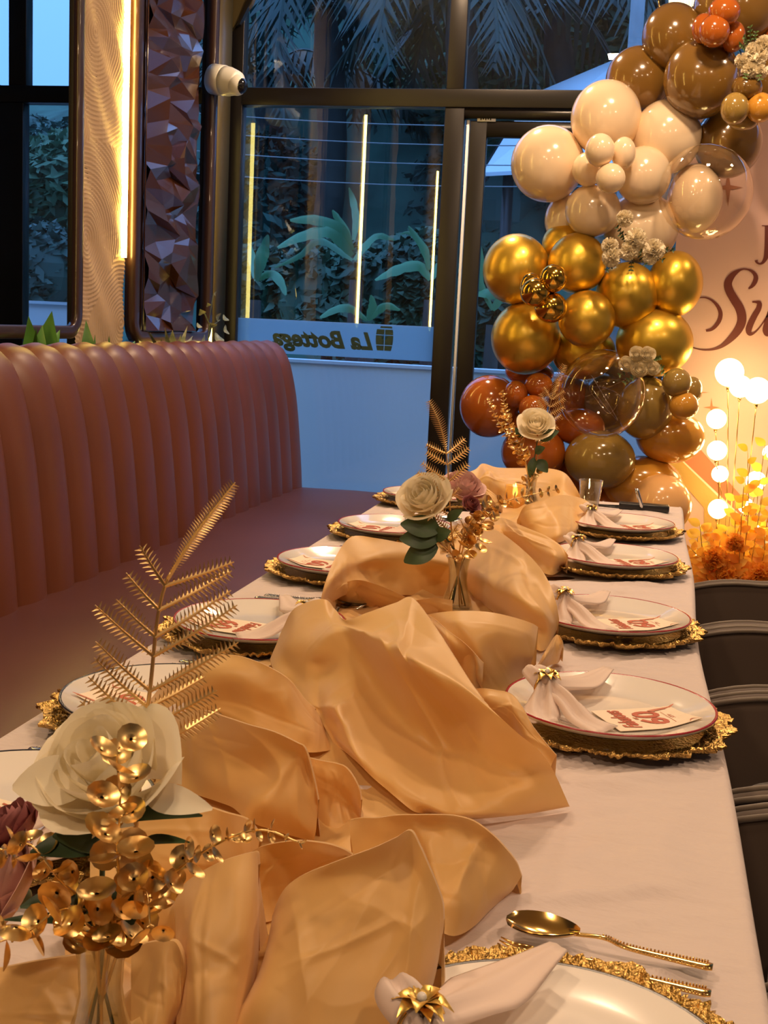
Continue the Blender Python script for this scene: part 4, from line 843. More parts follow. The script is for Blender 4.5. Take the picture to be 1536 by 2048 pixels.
p0 = atz(1012, 1838, TZ+.012); p1 = atz(1425, 1940, TZ+.006); cutlery('table_spoon', p0, p1, TZ+.003, 'gold_polish', 'gold spoon with beaded handle lying beyond the nearest right plate')
p0 = atz(996, 1890, TZ+.008); p1 = atz(1422, 1988, TZ+.006); cutlery('dinner_fork', p0, p1, TZ+.001, 'gold_polish', 'gold fork lying half under the nearest right charger')
for i, (x, y, l) in enumerate(SR[1:]):
    o = [.155, .150, .15, .15][i]
    cutlery('table_spoon', (x-.09, y+o+.004), (x+.105, y+o+.0), TZ+.003, 'silver' if i > 0 else 'gold_polish', 'spoon just beyond the right-hand plate '+l)
    cutlery('dinner_fork', (x-.08, y+o+.032), (x+.10, y+o+.022), TZ+.003, 'silver', 'fork beyond the spoon at the right-hand plate '+l)
for i, (x, y, l) in enumerate(SL[:-1]):
    o = -.0+[.19, .20, .24, .24, .26][i]
    cutlery('dinner_fork', (x+.115, y+o-.006), (x-.085, y+o), TZ+.003, 'silver', 'silver fork between plates, beyond the plate '+l)
    cutlery('table_spoon', (x+.12, y+o+.018), (x-.075, y+o+.024), TZ+.003, 'silver', 'silver spoon between plates, beyond the plate '+l)
# ------------------------------------------------------------------ bouquets
def vase(x, y, lbl, H=.095, s=1.0):
    t = thing('bud_vase', (x, y, TZ+.004), lbl, 'vase')
    pr = [(0, .0), (.026, 0), (.027, .006), (.024, .02), (.018, .04), (.0155, .055), (.0165, .075), (.019, .090), (.0215, .095)]
    pi_ = [(.0195, .0945), (.0172, .088), (.0150, .075), (.0140, .055), (.016, .04), (.022, .02), (.0235, .010), (0, .008)]
    m = MB(); m.lathe([(r*s, TZ+.004+z*H/.095) for r, z in pr], 28, (x, y, 0)); m.lathe([(r*s, TZ+.004+z*H/.095) for r, z in pi_], 28, (x, y, 0)); obj('glass_body', m, 'vase_glass', t)
    m = MB(); n = 28; m.tube([(x+.0208*s*math.cos(2*PI*k/n), y+.0208*s*math.sin(2*PI*k/n), TZ+.004+H) for k in range(n+1)], .0013, 6, cap=False); obj('lip', m, 'vase_glass', t)
    return Vector((x, y, TZ+.004+H))
def rose(c, r, axis, lbl, matn='rose_white', seed=0, op=1.0):
    rr = random.Random(seed); axis = Vector(axis).normalized(); q = Vector((0, 0, 1)).rotation_difference(axis)
    t = thing('rose', c, lbl, 'rose')
    # ring: number, radius, rim height, rim flare, angular half width
    rings = [(2, .20, .62, -.02, 1.9), (3, .34, .66, -.02, 1.35), (3, .50, .64, .0, 1.25), (4, .66, .56, .04, 1.05), (5, .84, .44, .12, .92), (5, 1.0, .26, .26, .86)]
    for k, (n, R_, Ht, fl, hw) in enumerate(rings):
        fl *= op; Ht += (1-op)*.12*k/5
        for i in range(n):
            a0 = 2*PI*i/n+k*.9+rr.uniform(-.15, .15); m = MB(); rows = []; NS, NT = 11, 10; ph = rr.uniform(0, 6); tilt = rr.uniform(-.04, .06); sp = rr.uniform(-.03, .03)
            for iv in range(NT):
                v = iv/(NT-1); row = []
                for iu in range(NS):
                    u = -1+2*iu/(NS-1); a = a0+u*hw*(.35+.65*min(1, v*1.8))
                    prof = .14+(R_-.14)*math.sin(min(1, v*1.15)*PI*.5)**.9
                    rad = r*(prof+fl*max(0, v-.62)**1.6*3.2*(1-.3*u*u)+.05*u*(1 if i % 2 else -1)*v+sp*v+.022*math.sin(u*5+ph)*v**3)
                    z = r*(-.60+(Ht+.60)*v**.85-fl*.9*max(0, v-.8)**1.5*4-.20*u**4*v-.10*u*u*v+tilt*v+.025*math.sin(u*4.4+ph)*v**3)
                    row.append(Vector(c)+q @ Vector((rad*math.cos(a), rad*math.sin(a), z)))
                rows.append(row)
            m.grid(rows); obj('petal', m, matn, t)
    m = MB(); m.sphere(Vector(c)+q @ Vector((0, 0, -.1*r)), r*.40, 12, 8); obj('bud_core', m, matn, t)
    m = MB(); m.sphere(Vector(c)+q @ Vector((0, 0, -.60*r)), r*.20, 10, 6); obj('calyx', m, 'stem_green', t)
    return t
def gleaf(m, b, tip, wd, nrm, n=7, cup=.25):
    b = Vector(b); tip = Vector(tip); d = tip-b; s = d.cross(Vector(nrm)).normalized(); u = s.cross(d).normalized(); rows = []
    for i in range(n+1):
        k = i/n; w_ = wd*math.sin(PI*(.03+.95*k))**.75*(1.1-.35*k); c = b+d*k+u*d.length*.10*math.sin(PI*k)
        rows.append([c-s*w_+u*w_*cup, c-s*w_*.5+u*w_*cup*.3, c, c+s*w_*.5+u*w_*cup*.3, c+s*w_+u*w_*cup])
    m.grid(rows)
def fern(path, lens, lbl, wd=.006, term=.35, angs=(62, 40), loc=None, tooth=1.0, plane=None, dens=190, tn=20):
    """path: stem points; lens: pinna lengths from the bottom up (each side); the last part is a toothed terminal blade"""
    P = cr1(path, 60); t = thing('fern_spray', P[0], lbl, 'fern')
    m = MB(); m.tube(P[:int(60*(1-term))+2], [.0020*(1-.6*i/60) for i in range(int(60*(1-term))+2)], 6); obj('stem', m, 'gold_fern', t)
    toc = Vector(plane) if plane is not None else (P[-1]-CAM).normalized()
    def pinna(pp, wmax, n):
        m = MB(); Q = cr1(pp, n*2+1); m.tube(Q, [.0014*(1-.7*i/(2*n)) for i in range(2*n+1)], 5)
        for i in range(1, 2*n):
            k = i/(2*n); tt = (Q[i+1]-Q[i-1]).normalized(); sd = tt.cross(toc).normalized(); up = sd.cross(tt)
            w_ = wmax*math.sin(PI*(.12+.86*(1-k)**.9))**.7
            st = (Q[i+1]-Q[i]).length*.40
            for s in (-1, 1):
                o = len(m.v); b0 = Q[i]-tt*st*.85; b1 = Q[i]+tt*st*.85; e = Q[i]+sd*s*w_+tt*w_*.35+up*w_*.2
                mid = (b0+b1)/2+sd*s*w_*.5+tt*w_*.25+up*w_*.22
                m.v += [tuple(b0), tuple(b1), tuple(e+tt*st*.12), tuple(e-tt*st*.12), tuple(mid)]; m.f += [(o, o+1, o+4), (o+1, o+2, o+4), (o+2, o+3, o+4), (o+3, o, o+4)]
        return m
    n = len(lens)
    for k, (f, L1, L2) in enumerate(lens):
        i = min(58, int(60*f)); p = P[i]; tt = (P[i+1]-P[max(0, i-1)]).normalized(); sd = tt.cross(toc).normalized(); rr = random.Random(k)
        for s, L in ((-1, L1), (1, L2)):
            if not L: continue
            a = math.radians(angs[0]+(angs[1]-angs[0])*f); d = sd*s*math.sin(a)+tt*math.cos(a); lat = Vector((0, 0, 0))+toc*rr.uniform(-.1, .1)
            obj('frond', pinna([p, p+d*L*.5+lat*L*.3+tt*L*.03, p+d*L+tt*L*.10+lat*L], wd*(.7+.3*min(1, L/.05)), max(5, int(L*dens))), 'gold_fern', t, smooth=False)
    i = int(60*(1-term)); obj('tip_frond', pinna([P[i], P[(i+60)//2], P[-1]], wd*1.15*tooth, tn), 'gold_fern', t, smooth=False)
    return t
def euca(path, n, r0, r1, lbl, seed=0, loc=None, mt='gold_leaf', start=.18):
    rr = random.Random(seed); P = cr1(path, 80); t = thing('eucalyptus_sprig', P[0], lbl, 'eucalyptus')
    m = MB(); m.tube(P, [.0013*(1-.5*i/80) for i in range(80)], 5); obj('stem', m, mt, t)
    for k in range(n):
        f = start+(.995-start)*k/(n-1); p = P[min(79, int(f*80))]; tt = (P[min(79, int(f*80)+1)]-P[max(0, int(f*80)-2)]).normalized(); o1 = tt.orthogonal().normalized()
        a = k*1.57+rr.uniform(-.5, .5); r = (r0+(r1-r0)*(k/(n-1)))*rr.uniform(.85, 1.15)
        for s in (0, PI):
            d = Matrix.Rotation(a+s, 3, tt) @ o1; d = (d*.9+tt*rr.uniform(.1, .7)).normalized(); nn = (tt+Vector((rr.uniform(-.6, .6), rr.uniform(-.6, .6), rr.uniform(-.4, .4)))).normalized()
            b = p+d*r*.35; sd = d.cross(nn).normalized(); up = sd.cross(d); c = b+d*r*.9; m = MB(); rows = []
            for q in range(4):
                k2 = (q+.4)/3.4; rows.append([c+(d*math.cos(w_)*1.0+sd*math.sin(w_))*r*k2*(1 if q < 3 else 1)+up*r*.35*k2*k2 for w_ in [2*PI*z/12 for z in range(12)]])
            o_ = 0; m.grid(rows, closev=True); m.f.append(tuple(range(12))); m.tube([p, b], .0007, 4, cap=False)
            obj('round_leaf', m, mt, t)
    return t
# --- bouquet 1 (foreground)
y1_ = .70; rim1 = vase(-.320, y1_, 'clear glass bud vase nearest the camera at the lower left', .093, .92)
A = lambda u, v, dy=0: aty(u, v, y1_+dy)
R1 = rose(A(215, 1540, -.01), .043, (-.15, -.62, .72), 'large cream rose nearest the camera in the foreground vase', 'rose_white', 1)
m = MB(); bl = thing('drooping_petal', A(90, 1500), 'broad loose cream petals drooping from the foreground rose', 'petal')
for (b, tp, wd, mt) in (((190, 1560), (25, 1575), .017, 'rose_white'), ((290, 1590), (425, 1618), .010, 'rose_white')):
    m = MB(); gleaf(m, A(*b, -.02), A(*tp, -.03), wd, Vector((0, -1, .6)), 9); obj('petal', m, mt, bl)
rt = rose(A(-5, 1770, .01), .034, (-.5, -.5, .5), 'dusty pink rose partly cut by the left edge beside the foreground vase', 'rose_pink', 2)
rose(A(28, 1655, .03), .020, (-.5, -.3, .6), 'small dark mauve rosebud under the foreground cream rose', 'rose_mauve', 3)
fern([rim1-Vector((0, 0, .03)), A(262, 1720, .01), A(285, 1500, .02), A(300, 1380, .02), A(322, 1200, .02), A(370, 1100, .02), A(470, 965, .02)],
     [(.40, .055, .050), (.455, .050, .047), (.505, .040, .045), (.545, .062, .045), (.60, .060, .047), (.645, .054, .033), (.69, .050, .030), (.735, .044, .029)],
     'tall gold fern spray rising from the foreground vase', .0070, .245, (66, 50), tooth=.8)
euca([rim1-Vector((0, 0, .05)), A(235, 1800, -.02), A(235, 1700, -.05), A(240, 1600, -.07), A(232, 1500, -.08)], 9, .0115, .0080, 'gold eucalyptus sprig standing in front of the foreground rose', 5, start=.42)
euca([rim1-Vector((0, 0, .05)), A(262, 1835, -.01), A(330, 1760, -.03), A(430, 1690, -.04), A(520, 1660, -.04), A(598, 1685, -.04)], 17, .0105, .0022, 'gold eucalyptus sprig reaching right from the foreground vase', 6, start=.22)
euca([rim1-Vector((0, 0, .05)), A(180, 1830, -.01), A(120, 1760, -.03), A(60, 1690, -.03), A(5, 1700, -.03)], 10, .0105, .007, 'gold eucalyptus sprig reaching left above the foreground vase', 7, start=.25)
euca([rim1-Vector((0, 0, .05)), A(185, 1840, -.02), A(120, 1820, -.05), A(60, 1860, -.06), A(-20, 1890, -.07)], 8, .0125, .008, 'low gold eucalyptus sprig drooping left over the foreground vase', 8, start=.25)
euca([rim1-Vector((0, 0, .05)), A(220, 1850, -.02), A(240, 1800, -.03), A(290, 1780, -.04), A(300, 1850, -.05)], 7, .0105, .008, 'short gold eucalyptus sprig bending over the right lip of the foreground vase', 9, start=.3)
lv = thing('rose_leaves', A(180, 1700), 'green rose leaves spreading under the foreground rose', 'leaf')
for (b, tp, wd) in (((220, 1690), (105, 1672), .012), ((225, 1690), (60, 1705), .011), ((230, 1640), (405, 1632), .007), ((215, 1780), (150, 1830), .012), ((255, 1760), (265, 1850), .011), ((190, 1790), (40, 1815), .008), ((275, 1690), (380, 1685), .004), ((200, 1850), (5, 1840), .004)):
    m = MB(); gleaf(m, A(*b, -.01), A(*tp, -.03), wd, Vector((0, -.7, .8)), 9); obj('leaf', m, 'leaf_green', lv)
stm = R1
for k in range(6):
    a = k*1.05; m = MB(); m.tube([rim1+Vector((math.cos(a)*.010, math.sin(a)*.010, 0)), rim1+Vector((-math.cos(a)*.004, -math.sin(a)*.004, -.045)), rim1+Vector((-math.cos(a)*.014, -math.sin(a)*.014, -.083))], .0013, 5); obj('stem', m, 'stem_green' if k % 2 else 'gold_leaf', stm)
m = MB(); m.tube([rim1, A(205, 1720)], .0018, 6); obj('stem', m, 'stem_green', stm)
# --- bouquet 2 (middle)
y2_ = 2.10; rim2 = vase(-.295, y2_, 'clear glass bud vase in the middle of the table between tan folds', .098, 1.05)
A = lambda u, v, dy=0: aty(u, v, y2_+dy)
R2 = rose(A(850, 995, -.02), .043, (-.25, -.75, .60), 'cream rose in the middle vase, turned to the camera', 'rose_white', 11)
rose(A(925, 975, .04), .036, (.2, -.3, .9), 'blush pink rose behind the gold fern in the middle vase', 'rose_pink', 12)
rose(A(942, 1010, -.01), .016, (.5, -.5, .6), 'small mauve rosebud right of the middle vase fern', 'rose_mauve', 13)
fern([rim2-Vector((0, 0, .04)), A(912, 1120), A(903, 1060), A(897, 960, -.01), A(892, 900, -.01), A(880, 850, -.01), A(857, 800, -.01)],
     [(.28, .02, .05), (.36, 0, .075), (.44, .025, .07), (.52, .045, .055), (.60, .046, .042), (.675, .040, .038)],
     'gold fern spray standing tall in the middle vase', .0100, .31, (28, 80), dens=130, tn=13)
fern([rim2-Vector((0, 0, .02)), A(918, 1110, -.01), A(925, 1075, -.02), A(940, 1045, -.03), A(965, 1025, -.04)], [(.45, .02, .02), (.6, .02, .02)], 'short curved gold fern frond arching right from the middle vase', .008, .6, (60, 45))
fern([rim2-Vector((0, 0, .01)), A(905, 1110, -.02), A(885, 1090, -.03), A(868, 1078, -.03)], [(.5, .015, .015)], 'short gold fern frond poking left over the middle vase rim', .008, .7, (60, 45))
euca([rim2-Vector((0, 0, .05)), A(922, 1110, -.02), A(945, 1060, -.03), A(975, 1015, -.04), A(1020, 1000, -.04), A(1060, 990, -.03), A(1108, 980, -.02)], 15, .0125, .005, 'gold eucalyptus sprig leaning right from the middle vase', 15, start=.25)
euca([rim2-Vector((0, 0, .05)), A(925, 1115, -.02), A(955, 1080, -.03), A(965, 1045, -.04), A(985, 1025, -.05)], 8, .0125, .010, 'short gold eucalyptus sprig just right of the middle vase rim', 16, start=.3)
lv = thing('rose_leaves', A(850, 1070), 'three dark green rose leaves hanging left of the middle vase', 'leaf')
for (b, tp, wd) in (((880, 1060), (801, 1048), .021), ((878, 1078), (799, 1078), .021), ((875, 1092), (808, 1124), .022), ((870, 1075), (902, 1062), .014), ((895, 1040), (925, 1020), .010)):
    m = MB(); gleaf(m, A(*b, -.03), A(*tp, -.04), wd, Vector((0, -1, .35)), 10); obj('leaf', m, 'leaf_green', lv)
stm = R2
for k in range(6):
    a = k*1.05; m = MB(); m.tube([rim2+Vector((math.cos(a)*.010, math.sin(a)*.010, 0)), rim2+Vector((-math.cos(a)*.004, -math.sin(a)*.004, -.045)), rim2+Vector((-math.cos(a)*.016, -math.sin(a)*.016, -.088))], .0014, 5); obj('stem', m, 'stem_green' if k % 2 else 'gold_leaf', stm)
m = MB(); m.tube([rim2, A(880, 1060, -.02), A(862, 1025, -.02)], .002, 6); obj('stem', m, 'stem_green', stm)
# --- bouquet 3 (far)
y3_ = 3.50; rim3 = vase(-.296, y3_, 'clear glass bud vase at the far end beside the candle', .085, .95)
A = lambda u, v, dy=0: aty(u, v, y3_+dy)
R3 = rose(A(1072, 850, -.02), .046, (.05, -.75, .55), 'cream rose in the far vase before the balloons', 'rose_white', 21)
fern([rim3-Vector((0, 0, .04)), A(1072, 930), A(1085, 870, .01), A(1098, 820, .01), A(1108, 780, .01), A(1130, 728, .01)],
     [(.35, .04, .045), (.43, .048, .05), (.50, .05, .052), (.57, .05, .05), (.64, .048, .046), (.71, .042, .04)], 'gold fern spray in the far vase overlapping the clear balloon', .0125, .28, (60, 42), dens=110, tn=11)
euca([rim3-Vector((0, 0, .05)), A(1055, 940, -.01), A(1040, 890, -.02), A(1015, 840, -.02), A(1005, 785, -.02)], 26, .0120, .006, 'dense gold eucalyptus spike in the far vase before the rust balloon', 25, start=.30)
euca([rim3-Vector((0, 0, .05)), A(1050, 930, -.01), A(1020, 880, -.02), A(990, 830, -.03), A(980, 800, -.03)], 18, .010, .005, 'thinner gold eucalyptus sprig left of the far vase spike', 26, start=.4)
euca([rim3-Vector((0, 0, .02)), A(1075, 950, -.02), A(1050, 960, -.03), A(1035, 985, -.04)], 6, .012, .010, 'short gold eucalyptus sprig hanging over the far vase rim', 27, start=.3)
lv = thing('rose_leaves', A(1085, 900), 'small green rose leaves under the far rose', 'leaf')
for (b, tp, wd) in (((1080, 880), (1118, 862), .018), ((1070, 905), (1090, 895), .014), ((1075, 920), (1095, 945), .018), ((1068, 915), (1060, 955), .014), ((1045, 875), (1030, 855), .012)):
    m = MB(); gleaf(m, A(*b, -.02), A(*tp, -.03), wd, Vector((0, -1, .4)), 8); obj('leaf', m, 'leaf_green', lv)
stm = R3
for k in range(5):
    a = k*1.25; m = MB(); m.tube([rim3+Vector((math.cos(a)*.010, math.sin(a)*.010, 0)), rim3+Vector((-math.cos(a)*.014, -math.sin(a)*.014, -.075))], .0014, 5); obj('stem', m, 'stem_green' if k % 2 else 'gold_leaf', stm)
m = MB(); m.tube([rim3, A(1075, 880, -.01)], .002, 6); obj('stem', m, 'stem_green', stm)
# ------------------------------------------------------------------ small things on the table
c = atz(1030, 992, TZ+.04); t = thing('candle_holder', (c.x, c.y, TZ+.002), 'small amber glass holder with a glowing tealight at the far end', 'candle')
m = MB(); m.lathe([(0, TZ+.002), (.028, TZ+.002), (.030, TZ+.07), (.028, TZ+.07), (.026, TZ+.008), (0, TZ+.008)], 20, (c.x, c.y, 0)); obj('glass_cup', m, 'amber', t)
m = MB(); m.lathe([(0, TZ+.009), (.02, TZ+.009), (.02, TZ+.030), (.012, TZ+.034), (0, TZ+.034)], 18, (c.x, c.y, 0)); obj('tealight', m, 'porcelain', t)
m = MB(); m.lathe([(0, TZ+.036), (.006, TZ+.044), (.0075, TZ+.052), (.005, TZ+.064), (0, TZ+.078)], 12, (c.x, c.y, 0)); obj('flame', m, 'flame', t)
c = atz(1177, 1032, TZ); t = thing('drinking_glass', (c.x, c.y, TZ), 'empty clear tumbler standing near the far right corner of the table', 'glass')
h = aty(1177, 960, c.y).z-TZ
m = MB(); m.lathe([(0, TZ+.002), (.021, TZ+.002), (.0235, TZ+.01), (.0325, TZ+h), (.0310, TZ+h), (.0215, TZ+.016), (0, TZ+.014)], 32, (c.x, c.y, 0)); obj('tumbler', m, 'vase_glass', t)
m = MB(); m.tube([(c.x+.0318*math.cos(2*PI*k/32), c.y+.0318*math.sin(2*PI*k/32), TZ+h) for k in range(33)], .0014, 6, cap=False); obj('lip', m, 'vase_glass', t)
a = atz(1238, 1012, TZ+.01); b = atz(1338, 1019, TZ+.01)
t = thing('bill_folder', ((a.x+b.x)/2, a.y, TZ+.003), 'black folder lying at the far right corner of the table', 'folder')
m = MB(); m.box((a.x, a.y-.02, TZ+.003), (b.x, a.y+.022, TZ+.022)); obj('cover', m, 'black_plastic', t, bevel=.003)
a2 = atz(1185, 1000, TZ+.01); m = MB(); m.box((a2.x-.01, a.y-.005, TZ+.004), (a.x+.03, a.y-.001, TZ+.008), rz=-.2); m.box((a2.x, a.y+.02, TZ+.004), (a.x+.02, a.y+.024, TZ+.009), rz=.15); obj('strap', m, 'black_plastic', t)
q0 = aty(1284, 1016, a.y-.03); q1 = aty(1274, 977, a.y-.03); t = thing('pen', q0, 'silver pen leaning upright against the black folder', 'pen')
m = MB(); m.tube([q0, q0.lerp(q1, .1), q0.lerp(q1, .9), q1], [.002, .0055, .005, .003], 10); obj('barrel', m, 'silver', t)
m = MB(); m.tube([q0.lerp(q1, .45)+Vector((-.006, -.002, 0)), q1+Vector((-.005, -.002, 0))], .0015, 5); obj('clip', m, 'silver', t)
# ------------------------------------------------------------------ chairs
def chair(yc, lbl, first=None):
    t = thing('tub_chair', (.42, yc, 0), lbl, 'chair')
    x0, x1, hw, rad, th = .15, .74, .245, .20, .035
    pl = [(x0, -hw)]
    for k in range(9): a = -PI/2+PI/2*k/8; pl.append((x1-rad+rad*math.cos(a), -hw+rad+rad*math.sin(a)))
    pl += [(x, -y) for x, y in pl[::-1]]
    P = cr1([Vector((x, y, 0)) for x, y in pl], 70); m = MB(); rows = []; top = []
    for i, p in enumerate(P):
        tt = (P[min(69, i+1)]-P[max(0, i-1)]).normalized(); nn = Vector((tt.y, -tt.x, 0)); s = i/69
        zt = .615+.16*max(0, (p.x-.36)/.38)**1.3; e = min(1, min(s, 1-s)*14); zt -= .03*(1-e)**2
        ch = .003*abs(math.sin(s*PI*13))
        o_ = p+nn*(th*.5+ch); i_ = p-nn*(th*.5+ch)
        top.append((Vector((o_.x, o_.y+yc, zt-.004)), Vector((i_.x, i_.y+yc, zt-.004))))
        rows.append([Vector((p.x+nn.x*.5*th-.0, p.y+nn.y*.5*th+yc, .30)), Vector((o_.x, o_.y+yc, .45)), Vector((o_.x, o_.y+yc, zt-.03)), Vector((o_.x-nn.x*.004, o_.y-nn.y*.004+yc, zt-.008)), Vector((p.x, p.y+yc, zt)), Vector((i_.x+nn.x*.004, i_.y+nn.y*.004+yc, zt-.008)), Vector((i_.x, i_.y+yc, zt-.03)), Vector((i_.x, i_.y+yc, .40)), Vector((i_.x, i_.y+yc, .30))])
    m.grid(rows); m.f.append(tuple(range(9))); m.f.append(tuple(range(69*9, 70*9))[::-1]); obj('shell', m, 'velvet', t)
    m = MB(); m.tube([a for a, b in top], .0048, 6); obj('piping', m, 'piping', t, label='lighter grey-brown edge piping')
    m = MB(); m.tube([b for a, b in top], .0048, 6); obj('piping', m, 'piping', t, label='lighter grey-brown edge piping')
    m = MB(); rows = []
    for z, k in ((.36, .97), (.38, 1), (.44, 1.0), (.465, .96), (.472, .8), (.475, .0)):
        rows.append([(.45+.235*k*math.copysign(abs(math.cos(a))**.45, math.cos(a)), yc+.215*k*math.copysign(abs(math.sin(a))**.45, math.sin(a)), z) for a in [2*PI*q/40 for q in range(40)]])
    m.grid(rows, closev=True); obj('seat', m, 'velvet', t)
    for x in (.27, .62):
        for y in (-.19, .19): m = MB(); m.tube([(x, yc+y, .36), (x+(.03 if x > .4 else -.03), yc+y*1.08, 0)], [.014, .009], 8); obj('leg', m, 'chair_leg', t)
    return t
for yc, l in ((.93, 'nearest dark brown velvet tub chair at the lower right corner'), (1.47, 'second dark brown velvet tub chair from the front, opposite the second right plate'), (2.03, 'third dark brown velvet tub chair from the front'), (2.56, 'fourth dark brown velvet tub chair from the front'), (3.10, 'farthest dark brown velvet tub chair, nearest the glowing flowers')): chair(yc, l)
# ------------------------------------------------------------------ balloons
def balloon(u, v, ru, rv, Y, mt, lbl, name='balloon', tw=None):
    c = aty(u, v, Y); k = c.y/FPX*1.01; rx = ru*k; rz = rv*k; ry = (rx+rz)/2
    t = thing(name, c, lbl, 'balloon'); m = MB(); n = 36; rows = []
    aim = Vector(tw) if tw else Vector((0, 1, .1)); aim.normalize(); q = Vector((0, 0, -1)).rotation_difference(aim)
    for i in range(25):
        a = PI*i/24; zz = -math.cos(a); pear = 1+.05*zz
        rows.append([c+Vector((1, 0, 0))*0+(lambda d: Vector((d.x*rx, d.y*ry, d.z*rz)))(q @ Vector((math.sin(a)*math.cos(2*PI*j/n)*pear, math.sin(a)*math.sin(2*PI*j/n)*pear, zz*(1+.04*max(0, -zz)**3)))) for j in range(n)])
    m.grid(rows, closev=True); obj('envelope', m, mt, t)
    kn = c+(lambda d: Vector((d.x*rx, d.y*ry, d.z*rz)))(q @ Vector((0, 0, -1.04))); d2 = (q @ Vector((0, 0, -1)))
    m = MB(); m.tube([kn-d2*.006, kn+d2*.004, kn+d2*.012], [.007, .003, .006], 8); obj('knot', m, mt, t)
    return t
B = 4.72
